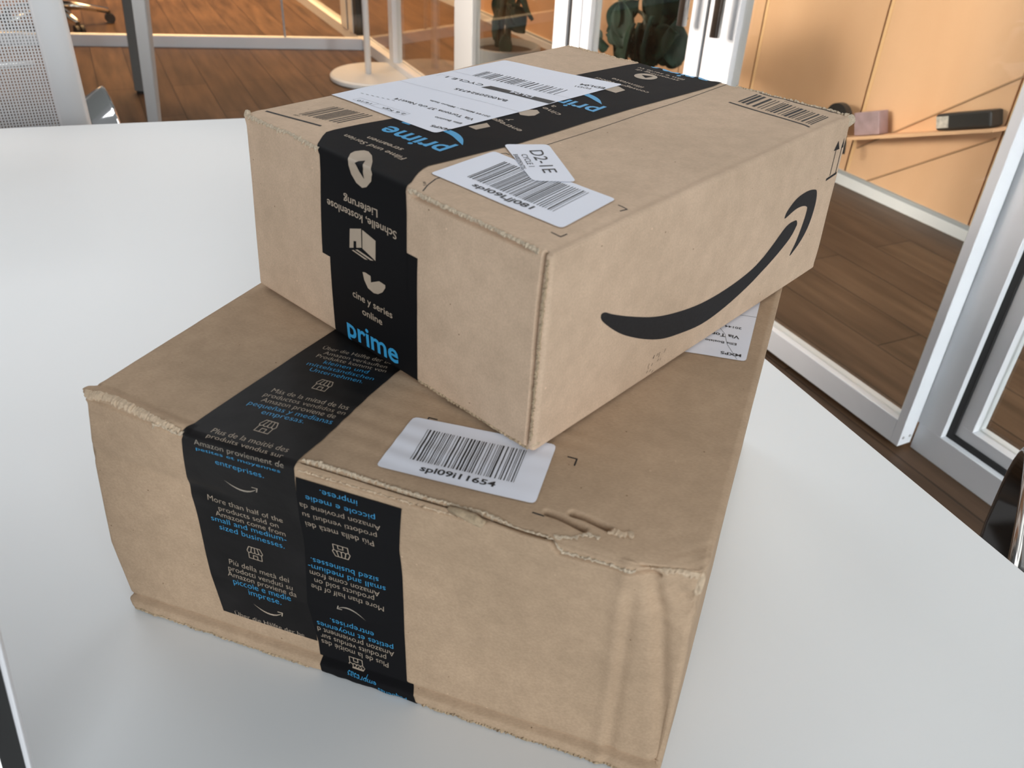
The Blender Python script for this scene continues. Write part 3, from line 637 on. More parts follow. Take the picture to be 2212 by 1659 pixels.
def crumple(B, q, r, n, name, par, lab, seed, m='torn', sq=(1, 1, 1)):
    c = B.T(np.array(q)); bm = bmesh.new(); bmesh.ops.create_icosphere(bm, subdivisions=4, radius=1)
    for v in bm.verts:
        p = np.array(v.co); k = 1+.30*vn(p[0], p[1], p[2], n, seed)+.16*vn(p[1], p[2], p[0], n*2.3, seed+3); v.co = Vector(c+p*r*k*np.array(sq))
    me = bpy.data.meshes.new('m'); bm.to_mesh(me); bm.free(); o = link(name, me, [m], par); o['label'] = lab; return o
crumple(UP0, (.2545, .3115, .1085), .0040, .35, 'crushed_corner', ub, 'crushed pale far right corner', 2, sq=(1, .8, 1.1))
crumple(UP0, (.0018, .0018, .1105), .0026, .4, 'crushed_corner', ub, 'frayed left corner', 4, sq=(.9, .9, 1.3))
crumple(UP0, (.2530, .0035, .0046), .0028, .35, 'crushed_corner', ub, 'blunted lower front corner', 6, m='crush')

# ---- lower carton ---------------------------------------------------------------------
lb = wthing('cardboard_box', 'larger battered kraft box with torn top edge, standing directly on the white table', 'cardboard box', tuple(LO0.T(LO0.dim*[.5, .5, 0])), 'taped cardboard boxes stacked on the white table')
V, F_ = carton_faces(LO0, ex=[(.262, .346, .0008)], ey=[(0, .024, .0006)], ez=[(.150, .1681, .0007), (0, .014, .0007)])
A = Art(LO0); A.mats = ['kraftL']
for p in ([(.1832, .0535), (.1830, .0566), (.1878, .0567)], [(.2635, .0552), (.2684, .0552), (.2689, .0501)], [(.2618, .0133), (.2673, .0131), (.2674, .0157)], [(.2079, .0000), (.2088, .0035)]): A.line(p, .0008, 'ink', O1)
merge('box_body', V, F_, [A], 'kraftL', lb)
t1 = Art(LO0)
strip(t1, [(-.1452, .0739, .1385), (-.1000, .0715, .1395), (-.0486, .0697, .1404), (-.0080, .0722, .1406), (.0080, .0736, .1403), (.0215, .0746, .1418), (.0645, .0791, .1425), (.0890, .0815, .1447), (.1139, .0843, .1490), (.2, .090, .155), (.34, .095, .160), (.42, .097, .162)], 'tapeT', O2)
def block(A, rows, m=None):
    for txt, p0, p1, h, c in rows: A.text(txt, p0, p1, h, c, O3, -.012)
T_, B_ = 'tan', 'blue'
block(t1, [('Über die Hälfte der bei', (.0905, .0925), (.1380, .0945), .0036, T_), ('Amazon verkauften', (.0945, .0877), (.1365, .0895), .0036, T_), ('Produkte kommt von', (.0925, .0832), (.1385, .0852), .0036, T_),
 ('kleinen und', (.1005, .0790), (.1295, .0803), .0036, B_), ('mittelständischen', (.0925, .0740), (.1362, .0755), .0036, B_), ('Unternehmen.', (.0975, .0695), (.1322, .0707), .0036, B_),
 ('Más de la mitad de los', (.0912, .0448), (.1388, .0468), .0036, T_), ('productos vendidos en', (.0898, .0403), (.1398, .0425), .0036, T_), ('Amazon proviene de', (.0918, .0360), (.1370, .0380), .0036, T_), ('pequeñas y medianas', (.0873, .0312), (.1380, .0338), .0036, B_), ('empresas.', (.0990, .0274), (.1245, .0288), .0036, B_),
 ('Plus de la moitié des', (.0862, .0050), (.1315, .0065), .0040, T_), ('produits vendus sur', (.0865, .0000), (.1318, .0012), .0042, T_), ('Amazon proviennent de', (.0802, -.0078), (.1345, -.0056), .0042, 'tanL'), ('petites et moyennes', (.0810, -.0118), (.1322, -.0100), .0026, B_), ('entreprises.', (.0922, -.0190), (.1218, -.0185), .0044, B_),
 ('More than half of the', (.0808, -.0552), (.1285, -.0550), .0043, T_), ('products sold on', (.0868, -.0612), (.1248, -.0608), .0043, T_), ('Amazon come from', (.0838, -.0664), (.1282, -.0663), .0043, T_), ('small and medium-', (.0800, -.0715), (.1282, -.0708), .0043, B_), ('sized businesses.', (.0845, -.0770), (.1262, -.0768), .0043, B_),
 ('Più della metà dei', (.0872, -.1040), (.1262, -.1045), .0045, T_), ('prodotti venduti su', (.0860, -.1095), (.1280, -.1102), .0045, T_), ('Amazon proviene da', (.0850, -.1145), (.1300, -.1154), .0045, T_), ('piccole e medie', (.0878, -.1200), (.1258, -.1200), .0045, B_), ('imprese.', (.0970, -.1250), (.1185, -.1252), .0045, B_), ('Über die Hälfte der be', (.0825, -.1452), (.1300, -.1452), .0032, T_)])
store(t1, (.1135, .0610), .0098, T_, O3); store(t1, (.1093, .0200), .0100, T_, O3); store(t1, (.1060, -.0882), .0100, T_, O3)
mini_smile(t1, (.0956, -.0312), (.1163, -.0305), .0068, 'tanL', O3); mini_smile(t1, (.0982, -.1312), (.1178, -.1318), .0050, T_, O3)
t1.make('packing_tape', lb)['label'] = 'left tape strip running over the top and down the front'
t2 = Art(LO0)
strip(t2, [(-.1680, .1392, .2030), (-.1600, .1390, .2005), (-.1543, .1388, .1958), (-.1456, .1392, .1960), (-.1174, .1366, .1966), (-.0705, .1393, .1973), (-.0510, .1398, .1975), (-.0270, .1404, .1992), (-.0098, .1412, .2005)], 'tape', O2+.00008)
block(t2, [('imprese.', (.1760, -.0138), (.1548, -.0140), .0050, B_), ('piccole e medie', (.1855, -.0222), (.1459, -.0225), .0050, B_), ('Amazon proviene da', (.1880, -.0302), (.1415, -.0308), .0050, T_), ('prodotti venduti su', (.1855, -.0385), (.1424, -.0392), .0050, T_), ('Più della metà dei', (.1830, -.0468), (.1432, -.0475), .0050, T_),
 ('sized businesses.', (.1830, -.0775), (.1424, -.0772), .0045, B_), ('small and medium-', (.1868, -.0835), (.1402, -.0828), .0045, B_), ('Amazon come from', (.1830, -.0893), (.1408, -.0880), .0045, T_), ('products sold on', (.1795, -.0945), (.1432, -.0938), .0045, T_), ('More than half of the', (.1850, -.1008), (.1408, -.0992), .0045, T_),
 ('entreprises.', (.1772, -.1250), (.1501, -.1238), .0040, B_), ('petites et moyennes', (.1888, -.1305), (.1408, -.1290), .0040, B_), ('Amazon proviennent d', (.1890, -.1352), (.1404, -.1332), .0040, T_), ('produits vendus sur', (.1836, -.1398), (.1418, -.1380), .0040, T_), ('Plus de la moitié des', (.1846, -.1448), (.1416, -.1425), .0040, T_),
 ('empresas', (.1765, -.1606), (.1575, -.1596), .0034, B_), ('pequeñas', (.1960, -.1650), (.1775, -.1640), .0026, B_)])
store(t2, (.1620, -.0655), .0105, T_, O3, -1); store(t2, (.1630, -.1545), .0100, T_, O3, -1); mini_smile(t2, (.1732, -.1182), (.1558, -.1142), .0052, 'tanL', O3, -1)
t2.make('packing_tape', lb)['label'] = 'right tape strip printed upside down, wrapping under the bottom edge'
la = Art(LO0, step=.0018); la.ngon(rounded([(.1780, .0135), (.2608, .0186), (.2550, .0610), (.1752, .0540)], .003), 'white', O3)
la.bars((.1909, .0240), (.2457, .0280), (-.0032, .0232), 'lab', O4, 21, 38, .2); la.text('spl09i11654', (.1992, .0188), (.2382, .0218), .0036, 'lab', O4, .02)
la.make('barcode_label', lb)['label'] = 'wrinkled white barcode label reading spl09i11654'
l2 = Art(LO0, step=.0018); l2.ngon(rounded([(.2350, .1730), (.3361, .1850), (.3325, .3300), (.2320, .3250)], .003), 'white', O3)
for t_, p0, p1, h, b in (('MXP5', (.3322, .1918), (.3192, .1905), .0034, .02), ('Ellis Bosisio', (.3272, .2042), (.3070, .2018), .0028, .012), ('Via Tortona 37 c/o Next14', (.3276, .2140), (.2630, .2075), .0042, .02), ('20144 Milano - Milano Italia', (.3272, .2260), (.2770, .2212), .0028, .012)): l2.text(t_, p0, p1, h, 'lab', O4, b)
l2.line([(.3348, .2445), (.2335, .2330)], .0003, 'lab', O4); l2.line([(.3120, .2220), (.3180, .2130), (.3215, .2010), (.3305, .1850)], .0003, 'grey', O4)  # the grey polyline paints the shade of a fold in the paper
l2.make('shipping_label', lb)['label'] = 'creased white address label half covered by the upper box'
edge(LO0, 'wrap', [(.1420, .0048), (.1710, .0042), (.2006, .0032), (.2424, .0040), (.2610, .0006), (.2740, .0012)], .0019, .0010, 'raw corrugated flap edge right of the tape', lb, jag=.0007, seed=11)
edge(LO0, 'wrap', [(.1430, -.0044), (.1738, -.0042), (.2080, -.0040), (.2380, -.0032)], .0014, .0008, 'thin torn liner edge below the flap', lb, m='crush', seed=12)
edge(LO0, 'wrap', [(.2745, .0010), (.2790, -.0040), (.2820, -.0058), (.3000, -.0050), (.3160, -.0045)], .0018, .0010, 'ragged torn edge toward the right corner', lb, jag=.0007, seed=13)
edge(LO0, 'wrap', [(.2760, .0030), (.2850, .0052), (.2905, .0098), (.2960, .0090)], .0016, .0006, 'pale tear in the lid', lb, jag=.0006, seed=14)
edge(LO0, 'wrap', [(.2985, .0155), (.3040, .0150), (.3100, .0168)], .0034, .0009, 'curled scrap of torn liner', lb, m='crush', jag=.0006, seed=15)
edge(LO0, 'wrap', [(.322, -.0030), (.332, -.0020), (.343, -.0050)], .0040, .0008, 'crushed flap end at the right corner', lb, m='crush', jag=.0010, seed=16)
edge(LO0, 'wrap', [(.002, -.0015), (.020, .0006), (.045, .0002), (.0715, -.0020)], .0050, .0012, 'rolled pale edge left of the tape', lb, m='crush', jag=.0005, seed=17)
edge(LO0, 'wrap', [(.0520, -.0040), (.0600, -.0025), (.0700, -.0030), (.0735, -.0015)], .0020, .0016, 'shredded board by the tape', lb, jag=.0012, seed=18)
edge(LO0, 'wrap', [(.003, -.1658), (.06, -.1662), (.13, -.1660)], .0016, .0008, 'frayed bottom edge left of the tape', lb, m='core', jag=.0006, seed=19)
edge(LO0, 'wrap', [(.205, -.1660), (.27, -.1664), (.34, -.1660)], .0016, .0010, 'frayed bottom edge right of the tape', lb, m='core', jag=.0008, seed=20)
crumple(LO0, (.3435, .0030, .1570), .0036, .3, 'crushed_corner', lb, 'crushed right front corner', 8, m='crush', sq=(.7, .7, 2.0))
crumple(LO0, (.0035, .0030, .1640), .0036, .35, 'crushed_corner', lb, 'blunted left front corner', 9, m='crush')
sc = MB(); p = [LO0.S(LO0.wrap(*w), o) for w, o in (((.2240, .0005), .0004), ((.2300, .0000), .0016), ((.2380, -.0012), .0024), ((.2425, -.0022), .0028), ((.2436, -.0010), .0024))]
sc.tube(p, [.0012, .0020, .0026, .0022, .0006], 8); o = sc.make('board_scrap', 'core', lb, True); o['label'] = 'brown scrap of inner board sticking out below the flap'
# ---- room -----------------------------------------------------------------------------
P0 = np.array([-.993, 5.188, 0]); UD = np.array([.46030, -.88776, 0]); ND = np.array([.88776, .46030, 0])     # glass partition: along / away from us
W0 = np.array([-.38, 6.319, 0]); VD = np.array([.4867, -.8736, 0]); MD = np.array([.8736, .4867, 0])          # plywood wall
def pp(s, d=0, z=0): return P0+UD*s+ND*d+np.array([0, 0, z])
def wp(s, d=0, z=0): return W0+VD*s+MD*d+np.array([0, 0, z])
RP = np.stack([UD, ND, [0, 0, 1.]], 1); RW = np.stack([VD, MD, [0, 0, 1.]], 1)
def pbox(mb, s0, s1, d0, d1, z0, z1): mb.box(pp((s0+s1)/2, (d0+d1)/2, (z0+z1)/2), (s1-s0, d1-d0, z1-z0), RP); return mb
def wbox(mb, s0, s1, d0, d1, z0, z1): mb.box(wp((s0+s1)/2, (d0+d1)/2, (z0+z1)/2), (s1-s0, d1-d0, z1-z0), RW); return mb
MB().box((0, 3.5, -.02), (14, 14, .04)).make('floor', 'floor', kind='structure')
# plywood wall: panels with dark shadow gaps
w = MB(); js = [-1.6, -.35, .55, 1.15, 1.75, 2.30, 2.815, 3.44, 4.022, 4.63, 5.2, 5.8]
for a, b in zip(js[:-1], js[1:]): wbox(w, a+.004, b-.004, .0, .05, .05, 2.7)
w.cur = 1; wbox(w, js[0], js[-1], .03, .08, 0, 2.7)
w.cur = 2
for a in (2.815, 3.44, 4.022, 4.63): wbox(w, a+.005, a+.019, -.0015, .002, .06, 2.7)  # lighter strips paint a highlight beside the panel joints
w.make('wall_right', ['ply', 'plastic', 'plyhighlight'], kind='structure')
w = MB(); wbox(w, js[0], js[-1], -.016, .0, .0, .038); w.cur = 1; wbox(w, js[0], js[-1], -.012, .0, .038, .052); w.make('baseboard_right', ['alu', 'greyp'], kind='structure')
# slanting thin dark-tan strips laid on the plywood
w = MB()
for (s0, z0), (s1, z1) in (((3.47, .155), (4.022, .560)), ((3.50, .012), (4.010, .358))):
    a, b = wp(s0, -.0015, z0), wp(s1, -.0015, z1); w.tube([a, b], .0035, 6)
w.make('trim_1', 'seam', kind='structure')
# small sloping ledge with two devices
a, b = at(1850, 296, .215), at(2190, 271, .40)
w = MB(); h0, h1 = hit(1850, 292, W0, MD), hit(2190, 271, W0, MD); d = -MD*.10; t = np.array([0, 0, .012])
w.add([h0, h1, h1+d, h0+d, h0-t, h1-t, h1+d-t, h0+d-t], [(0, 1, 2, 3), (4, 7, 6, 5), (0, 4, 5, 1), (1, 5, 6, 2), (2, 6, 7, 3), (3, 7, 4, 0)])
tag(w.make('wall_ledge', 'ply'), 'sloping pale plywood ledge on the panelled wall with two devices on it', 'shelf')
e1 = (h1-h0)/np.linalg.norm(h1-h0); up = np.array([0, 0, 1.]); RL = np.stack([e1, MD, np.cross(e1, MD)*(1 if np.cross(e1, MD)[2] > 0 else -1)], 1)
def onledge(t, z=0, dd=.045): return h0+(h1-h0)*t-MD*dd+RL[:, 2]*z
g = wthing('device_case', 'flat black case with pale stickers lying at the right end of the plywood ledge', 'box', tuple(onledge(.80, .001)))
MB().box(onledge(.80, .030), (.20, .07, .056), RL).make('case', 'plastic', g, bevel=.008)
MB().box(onledge(.685, .030, .0806), (.045, .002, .038), RL).make('sticker', 'pale', g)
g = wthing('mauve_box', 'mauve box standing on the plywood ledge beside the upper carton corner', 'box', tuple(onledge(.17, .001)))
MB().box(onledge(.17, .044), (.115, .05, .084), RL).make('carton', 'purple', g, bevel=.003)
m_ = MB(); c = onledge(-.03, .075, .075); sec = [c+(RL[:, 0]*math.cos(a)+RL[:, 2]*math.sin(a))*.045 for a in np.linspace(0, 6.283, 29)]
g = wthing('black_reel', 'round black reel leaning at the left end of the plywood ledge', 'reel', tuple(onledge(.03, .001, .07)))
m_.tube([c-MD*.014, c+MD*.014], .055, 28).make('disc', 'plastic', g)
MB().tube([c-MD*.024, c-MD*.018], .022, 20).make('hub', 'gasket', g)
MB().tube([onledge(.05, .030, .092), onledge(.06, -.030, .106), onledge(.05, -.06, .106)], .006, 8).make('strap', 'plastic', g)

# glass partition beside the table
def pane(name, s0, s1, d, z0=.05, z1=2.45): return pbox(MB(), s0, s1, d, d+.008, z0, z1).make(name, 'glass', kind='structure')
w = MB(); pbox(w, -4, 1.43, 0, .045, 0, .058); w.make('trim_2', 'alu', kind='structure')
w = MB(); pbox(w, -4, 1.43, .050, .062, 0, .060); w.make('trim_3', 'alu', kind='structure')
w = MB(); pbox(w, -.375, -.255, -.005, .05, .058, 2.5); w.cur = 1; pbox(w, -.25, -.225, .0, .05, .058, 2.5); w.cur = 0; pbox(w, -.22, -.13, -.005, .05, .058, 2.5); w.cur = 1; pbox(w, -.13, -.07, .0, .05, .058, 2.5)
w.make('trim_4', ['alu', 'gasket'], kind='structure')
w = MB(); pbox(w, .535, .600, -.004, .046, .058, 2.5); w.make('trim_5', 'alu', kind='structure')
w = MB(); pbox(w, 1.430, 1.625, .0, .04, 0, 2.5); w.make('trim_6', 'whitep', kind='structure', bevel=.004)
pane('window_1', -4, .53, .02); pane('window_2', .602, 1.43, .02); pane('window_3', 1.625, 2.340, .02)
w = MB(); pbox(w, 1.625, 2.34, 0, .045, 0, .058); w.make('trim_7', 'alu', kind='structure')
w = MB(); pbox(w, 2.340, 2.428, -.004, .046, 0, 2.5); w.cur = 1; pbox(w, 2.428, 2.459, .004, .042, 0, 2.5); w.cur = 0; pbox(w, 2.459, 2.518, -.004, .046, 0, 2.5); w.make('trim_8', ['alu', 'gasket'], kind='structure')
def door(name, s0, s1, ws0, ws1, d, zr, hs=None, bolts=False):
    m = MB(); pbox(m, s0, s0+ws0, d, d+.042, .012, 2.4); pbox(m, s1-ws1, s1, d, d+.042, .012, 2.4); pbox(m, s0+ws0, s1-ws1, d, d+.042, .012, .012+zr); pbox(m, s0+ws0, s1-ws1, d, d+.042, 2.34, 2.4)
    o = m.make(name, 'alu', kind='structure', bevel=.0015)
    g = pbox(MB(), s0+ws0, s1-ws1, d+.017, d+.025, .012+zr, 2.34).make('glass_pane', 'glass', o)
    if hs is not None:
        h = MB(); h.tube([pp(hs, d-.045, .735), pp(hs, d-.045, 1.6)], .0135, 16)
        for z in (.85, 1.48): h.tube([pp(hs, d-.045, z), pp(hs, d+.002, z)], .008, 10)
        h.make('door_handle', 'steel', o, True)
    if bolts:
        b = MB()
        for z, dd in ((.035, .010), (.035, .032)): b.tube([pp(s1+.0012, d+dd, z), pp(s1-.004, d+dd, z)], .0035, 10)
        b.make('screws', 'steel', o)
    return o
door('door_1', 2.521, 3.155, .05, .060, 0, .06, hs=3.118)
w = MB(); pbox(w, 3.157, 3.166, .006, .036, .012, 2.4); w.make('trim_9', 'gasket', kind='structure')
door('door_2', 3.168, 4.102, .118, .022, 0, .062, hs=3.262, bolts=True)
# fixed glazing further right, set slightly behind the sliding leaf
w = MB(); pbox(w, 4.104, 6.0, .044, .110, .0, .070); pbox(w, 4.05, 4.165, .044, .11, .070, 2.45); w.make('window_4', 'alu', kind='structure', bevel=.0015)
w = MB(); pbox(w, 4.165, 6.0, .060, .10, .070, .083); pbox(w, 4.165, 4.180, .060, .10, .083, 2.45); w.make('trim_10', 'gasket', kind='structure')
w = MB(); pbox(w, 4.180, 6.0, .066, .110, .083, .112); pbox(w, 4.180, 4.214, .066, .110, .112, 2.45); w.make('trim_11', 'alu', kind='structure', bevel=.001)
pane('window_5', 4.214, 6.0, .086, .112)
# back partition
A0 = at(190, 99, 0); A1 = pp(.03, .0); dv = (A1-A0)/np.linalg.norm(A1-A0); A0 = A0-dv*2.5; nn = np.array([-dv[1], dv[0], 0]); RB = np.stack([dv, nn, [0, 0, 1.]], 1); L_ = np.linalg.norm(A1-A0)
MB().box((A0+A1)/2+nn*.02+[0, 0, .03], (L_, .05, .06), RB).make('trim_12', 'alu', kind='structure')
MB().box((A0+A1)/2+nn*.02+[0, 0, 1.25], (L_, .008, 2.38), RB).make('window_6', 'glass', kind='structure')
c = A0+dv*(L_-.44)+nn*.02; MB().box(c+[0, 0, 1.25], (.010, .014, 2.38), RB).make('trim_13', 'greyp', kind='structure')

# ---- white table ------------------------------------------------------------------------
bl, b2 = at(0, 277, .74), at(520, 255, .74); r1, r2 = at(1655, 775, .74), at(2212, 1235, .74)
db = (b2-bl)/np.linalg.norm(b2-bl); dr = (r2-r1)/np.linalg.norm(r2-r1)
t = np.linalg.solve(np.array([db[:2], -dr[:2]]).T, (r1-bl)[:2]); cor = bl+db*t[0]
tab = wthing('table', 'large white laminate table with the two stacked cardboard boxes and an open laptop on it', 'table', (cor[0], cor[1], 0))
pl = [cor, cor-db*1.60, cor-db*1.60+dr*2.4, cor+dr*2.4]
m_ = MB(); m_.prism([p[:2] for p in pl][::1], .718, .74); m_.make('tabletop', 'table', tab, bevel=.0015)
for u, v in ((.10, .12), (1.5, .12), (.10, 2.28), (1.5, 2.28)):
    c = cor-db*u+dr*v; MB().box((c[0], c[1], .35), (.05, .05, .70)).make('leg', 'whitep', tab)
m_ = MB(); cc = cor-db*.8+dr*1.2; RT = np.stack([db, np.array([-db[1], db[0], 0]), [0, 0, 1.]], 1); m_.box((cc[0], cc[1], .70), (1.4, 2.1, .03), RT); m_.make('underframe', 'greyp', tab)

# ---- laptop at the left edge of the picture ------------------------------------------------
p_lo, p_up = at(85, 1728, .757), at(-28, 1272, .915)
le = p_up-p_lo; le /= np.linalg.norm(le); lw = np.array([-.93, -.36, 0]); lw -= le*(lw@le); lw /= np.linalg.norm(lw); ln_ = np.cross(lw, le); ln_ = ln_ if ln_@(CC-p_lo) > 0 else -ln_
RQ = np.stack([lw, le, ln_], 1); hinge = p_lo-le*((p_lo[2]-.752)/le[2]); lap = wthing('laptop', 'open laptop with lit screen and black bezel at the left edge of the table', 'laptop', tuple(hinge))
def lbox(a0, a1, b0, b1, c0, c1, nm, mt, bev=0): return MB().box(hinge+RQ@np.array([(a0+a1)/2, (b0+b1)/2, (c0+c1)/2]), (a1-a0, b1-b0, c1-c0), RQ).make(nm, mt, lap, bevel=bev)
lbox(0, .30, 0, .205, -.0055, 0, 'lid', 'lidm', .001); lbox(.0022, .2978, .002, .203, 0, .0006, 'bezel', 'gasket'); lbox(.0115, .2885, .022, .188, .0006, .0009, 'screen', 'screen')
fw = np.array([ln_[0], ln_[1], 0]); fw /= np.linalg.norm(fw); lz = np.array([lw[0], lw[1], 0]); lz /= np.linalg.norm(lz); RK = np.stack([lz, fw, [0, 0, 1.]], 1)
MB().box(hinge+lz*.15+fw*.110+[0, 0, -.005], (.30, .21, .013), RK).make('keyboard_base', 'steel', lap, bevel=.002)
MB().box(hinge+lz*.15+fw*.065+[0, 0, .0022], (.26, .10, .0014), RK).make('keyboard', 'plastic', lap)

# ---- office chairs ----------------------------------------------------------------------------
def rr(w, h, r=.3, n=5):
    out = []
    for cx, cy, a0 in ((1, 1, 0), (-1, 1, 90), (-1, -1, 180), (1, -1, 270)):
        for k in range(n+1):
            a = math.radians(a0+90*k/n); out.append(((cx*(w/2-r*min(w, h)))+math.cos(a)*r*min(w, h), (cy*(h/2-r*min(w, h)))+math.sin(a)*r*min(w, h)))
    return out
def office_chair(label, loc, rz, group=None, arm='chrome', tall=True):
    e = thing('office_chair', label, 'chair', loc, group, rz)
    # back: frame band with mesh inside, facing +y (sitter looks to +y)
    def back(x, z): return (x, -.24-.10*max(0, (z-.5))*1.0-.25*(x*x), z)
    zs = np.linspace(.46, 1.08, 26); half = lambda z: .235+.0*z-.03*max(0, (z-.95)/.13)**2
    v = []; f = []
    for z in zs:
        for x in np.linspace(-1, 1, 17): v.append(back(x*(half(z)-.047), z))
    for i in range(25):
        for j in range(16): f.append((i*17+j, i*17+j+1, i*17+j+18, i*17+j+17))
    o = link('mesh_panel', raw(v, f), ['mesh'], e, True); s = o.modifiers.new('t', 'SOLIDIFY'); s.thickness = .0015
    fr = MB(); N = 60; pts = []
    for k in range(26): pts.append((1, zs[k]))
    v = []; f = []
    def band(sgn):
        b = len(v)
        for z in zs:
            for x, dy in ((half(z)-.050, .004), (half(z)-.045, .012), (half(z)-.008, .010), (half(z), 0), (half(z)-.008, -.010), (half(z)-.045, -.012)):
                q = back(sgn*x, z); v.append((q[0], q[1]+dy, q[2]))
        for i in range(25):
            for j in range(6): f.append((b+i*6+j, b+i*6+(j+1) % 6, b+(i+1)*6+(j+1) % 6, b+(i+1)*6+j))
        f.append(tuple(b+j for j in range(6))); f.append(tuple(b+25*6+j for j in range(6)))
    band(1); band(-1); me = raw(v, f); bm = bmesh.new(); bm.from_mesh(me); bmesh.ops.recalc_face_normals(bm, faces=bm.faces); bm.to_mesh(me); bm.free(); link('back_frame', me, ['fabric'], e, True)
    for z in (.47, 1.07): MB().tube([back(x, z) for x in np.linspace(-half(z), half(z), 9)], .014, 10).make('frame_rail', 'fabric', e, True)
    MB().tube([(x, -.255-.10*.22+.02, .80) for x in (-.17, .17)], .004, 8).make('lumbar_bar', 'steel', e, True)
    s = MB(); s.tube([(0, -.24, .455), (0, -.2, .462), (0, .2, .462), (0, .25, .45)], [.8, 1, 1, .8], sec=[(a*1., b*1.) for a, b in rr(.47, .055, .45)]); s.make('seat', 'fabric', e, True)
    MB().box((0, -.02, .41), (.22, .26, .05)).make('mechanism', 'plastic', e, bevel=.01)
    for sx in (-1, 1):
        path = spline([(sx*.10, -.02, .40), (sx*.22, -.03, .42), (sx*.265, -.06, .48), (sx*.27, -.10, .57), (sx*.27, -.08, .625), (sx*.27, -.02, .642), (sx*.27, .10, .642), (sx*.27, .17, .625), (sx*.27, .205, .57), (sx*.265, .19, .48), (sx*.24, .12, .42)], 4)
        MB().tube(path, 1, sec=rr(.014, .056, .45, 4)).make('armrest', arm, e, True)
    MB().tube([(0, 0, .12), (0, 0, .27), (0, 0, .271), (0, 0, .39)], [.028, .028, .018, .018], 16).make('column', 'chrome', e, True)
    for k in range(5):
        a = 2*math.pi*k/5+.3; d = np.array([math.cos(a), math.sin(a), 0])
        g = MB().tube([d*.02+[0, 0, .12], d*.15+[0, 0, .105], d*.31+[0, 0, .072]], [.030, .022, .016], 10).make('base_leg', 'chrome', e, True)
        w = np.array([-d[1], d[0], 0]); c = d*.31+np.array([0, 0, .029])
        cm = MB(); cm.tube([c-w*.024, c-w*.006], .029, 16); cm.tube([c+w*.006, c+w*.024], .029, 16); cm.tube([c, c+[0, 0, .045]], .010, 8); cm.make('castor', 'plastic', g)
    return e
CH = 'office chairs with white mesh backs'
office_chair('office chair with white mesh back right behind the far left table edge', (-1.108, 1.585, 0), math.radians(30), CH)
office_chair('distant office chair at top left, its chrome star base and black castors showing', (-2.88, 5.36, 0), math.radians(159), CH)
office_chair('office chair with dark polished armrest at the lower right table edge', (.771, .509, 0), math.radians(150), CH, arm='dchrome')

# ---- steel framed desk standing behind the table ------------------------------------------------
dk = wthing('desk', 'desk on tapered grey metal legs standing behind the mesh chair', 'desk', (-2.1, 4.05, 0))
f1 = at(306, 200, 0); f2 = at(339, 300, 0)
def leg(p, px, lean=(0, 0), mat_='greyp', w=.055):
    top = hit(*px, p, np.array([0, -1, 0.])); m = MB(); d = (top-p)/(top[2]-p[2]); P = [p+d*z for z in (.012, .71)]
    m.tube(P, [1, 1.25], sec=rr(w, w*.8, .08, 1)); o = m.make('leg', mat_, dk); MB().tube([p, p+d*.012], w*.42, 12).make('foot', 'plastic', o); return P[1]
q1 = leg(f1, (280, 0), mat_='dgreyp', w=.050); q2 = leg(f2, (303, 0), mat_='greyp', w=.044)
MB().tube([q1, q2], .02, 8).make('cross_bar', 'greyp', dk)
MB().box(((q1+q2)/2+np.array([-.72, .1, .015])), (1.6, .8, .025)).make('desktop', 'table', dk, bevel=.002)

# ---- round-based stand by the glass corner ----------------------------------------------------
c = at(812, 170, 0); st = wthing('round_base_stand', 'white pedestal on a round base with slim pole in front of the glass corner', 'stand', tuple(c))
MB().lathe(c, [(.228, 0), (.236, .006), (.236, .022), (.226, .030), (.0, .0301)], 48).make('base', 'whitep', st, True).data.polygons.foreach_set('use_smooth', [False]*(48*4+2))
pc = at(796, 158, .03); MB().tube([pc, pc+[0, 0, 1.05]], .0165, 16).make('pole', 'alu', st, True)
MB().lathe(pc+np.array([0, 0, 1.05]), [(.30, 0), (.30, .02), (0, .0201)], 40).make('table_top', 'whitep', st)

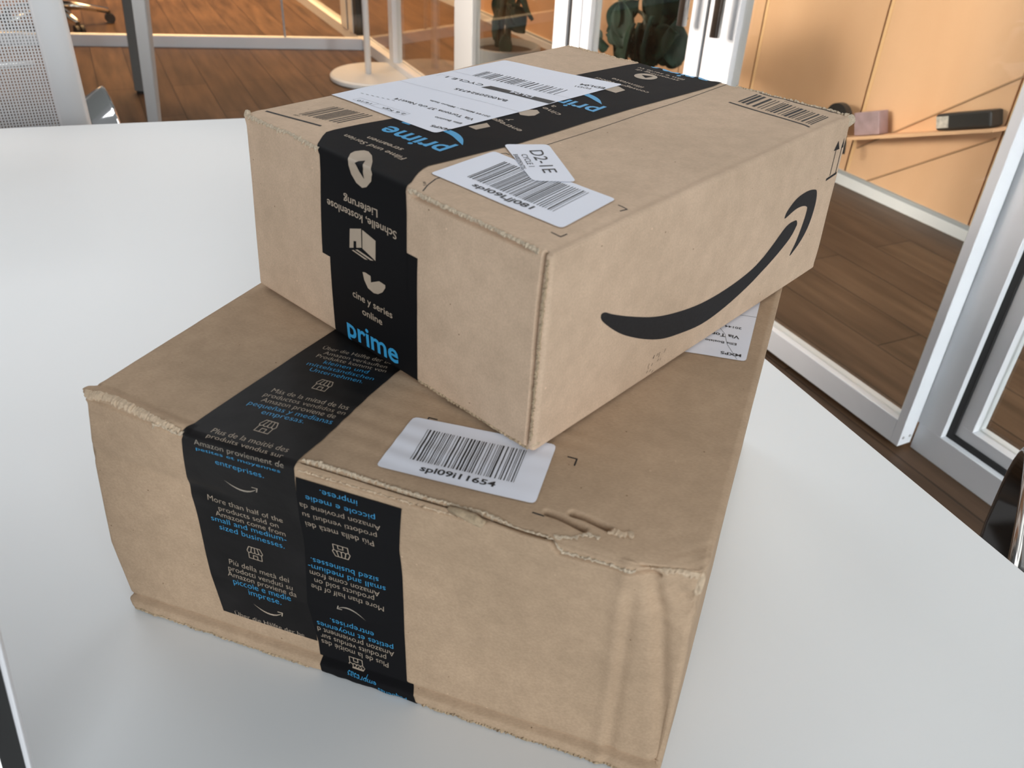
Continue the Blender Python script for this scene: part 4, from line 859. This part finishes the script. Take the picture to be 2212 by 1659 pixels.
# ---- plants in the corridor ------------------------------------------------------------------
def plant(label, s, d, stems, leaves, seed):
    """stems: lists of pixels seen on the plant's own upright plane; leaves: (px, py, length m, angle)"""
    r = random.Random(seed); pn = ND; base = hit(*stems[0][0][0], pp(s, d), pn)*np.array([1, 1, 0])
    g = wthing('potted_plant', label, 'plant', tuple(base), 'dark leafy plants behind the glass')
    MB().lathe(base, [(.11, 0), (.15, .02), (.17, .27), (.155, .275), (.15, .24), (0, .24)], 32).make('pot', 'pot', g, True)
    MB().lathe(base+[0, 0, .238], [(.149, 0), (.149, .004), (0, .0041)], 24).make('soil', 'soil', g)
    for k, (pts, rad) in enumerate(stems):
        P = [base+[0, 0, .22]]+[hit(*p, base+pn*r.uniform(-.05, .05), pn) for p in pts]; P = [np.array(q) for q in spline(P, 5)]
        MB().tube(P, list(np.linspace(rad*1.3, rad*.7, len(P))), 8).make('stem', 'stem', g, True)
    extra = [(px+r.uniform(-16, 16), py+r.uniform(-14, 14), L*.85, r.uniform(20, 160)) for px, py, L, ang in leaves if py > -3]
    for (px, py, L, ang) in leaves+extra:
        L *= 1.15
        c = hit(px, py, base+pn*r.uniform(-.10, .10), pn); a = math.radians(ang); u = UD*math.cos(a)+np.array([0, 0, 1])*math.sin(a); v = np.cross(u, pn); tilt = r.uniform(-.7, .7); v = v*math.cos(tilt)+pn*math.sin(tilt); n_ = np.cross(u, v)
        vs = []; fs = []; N, Wd = 10, 6
        for i in range(N+1):
            t = i/N; w = L*.78*math.sin(math.pi*min(1, t*.94+.03))**.75*(.5+.5*(1-t)**.25)
            for j in range(Wd+1):
                q = (j/Wd-.5)*2; vs.append(c+u*L*(t-.5)+v*w*.5*q+n_*(L*.10*(q*q)-L*.22*(t-.5)**2))
        for i in range(N):
            for j in range(Wd): fs.append((i*(Wd+1)+j, i*(Wd+1)+j+1, (i+1)*(Wd+1)+j+1, (i+1)*(Wd+1)+j))
        o = link('leaf', raw(vs, fs), ['leaf'], g, True); sl = o.modifiers.new('t', 'SOLIDIFY'); sl.thickness = .0015
    return g
plant('narrow dark plant with drooping leaves, just right of the wide white pillar', 1.98, .33, [([(1090, 130), (1082, 60), (1088, 0), (1090, -60)], .018), ([(1095, 120), (1098, 60), (1100, 10)], .016)],
 [(1075, 12, .10, 80), (1088, 30, .11, 60), (1078, 48, .10, 100), (1072, 66, .09, 70), (1084, 80, .10, 110), (1076, 98, .10, 90), (1070, 122, .10, 50), (1090, 118, .10, 70), (1125, 8, .17, 60), (1110, -5, .15, 100), (1122, 30, .15, 20), (1085, -5, .12, 90), (1094, 95, .09, 80)], 3)
plant('broad dark plant with round glossy leaves, right of the twin white posts', 2.98, .42, [([(1395, 120), (1392, 70), (1408, 25), (1430, -10)], .020), ([(1385, 110), (1350, 70), (1342, 45)], .010), ([(1395, 60), (1375, 20), (1360, -10)], .007), ([(1405, 40), (1395, 10), (1388, -20)], .006), ([(1400, 110), (1440, 95), (1460, 85)], .009)],
 [(1345, 42, .11, 110), (1352, 18, .10, 140), (1330, 50, .09, 170), (1365, 50, .10, 60), (1340, 70, .10, 120), (1325, 78, .07, 160), (1300, 92, .09, 175), (1335, 98, .12, 100), (1360, 95, .13, 80), (1378, 100, .14, 95), (1400, 85, .14, 85), (1418, 45, .12, 60), (1425, 38, .10, 100), (1415, 70, .12, 70), (1435, 90, .14, 30), (1455, 80, .15, 60), (1462, 95, .13, 100), (1440, 108, .13, 20), (1410, 112, .13, 60), (1385, 118, .13, 150), (1440, 5, .17, 30), (1460, 2, .13, 60), (1420, 12, .12, 100), (1350, 112, .12, 30), (1450, 115, .12, 160)], 8)
# chalk-like scuffs on the plank floor
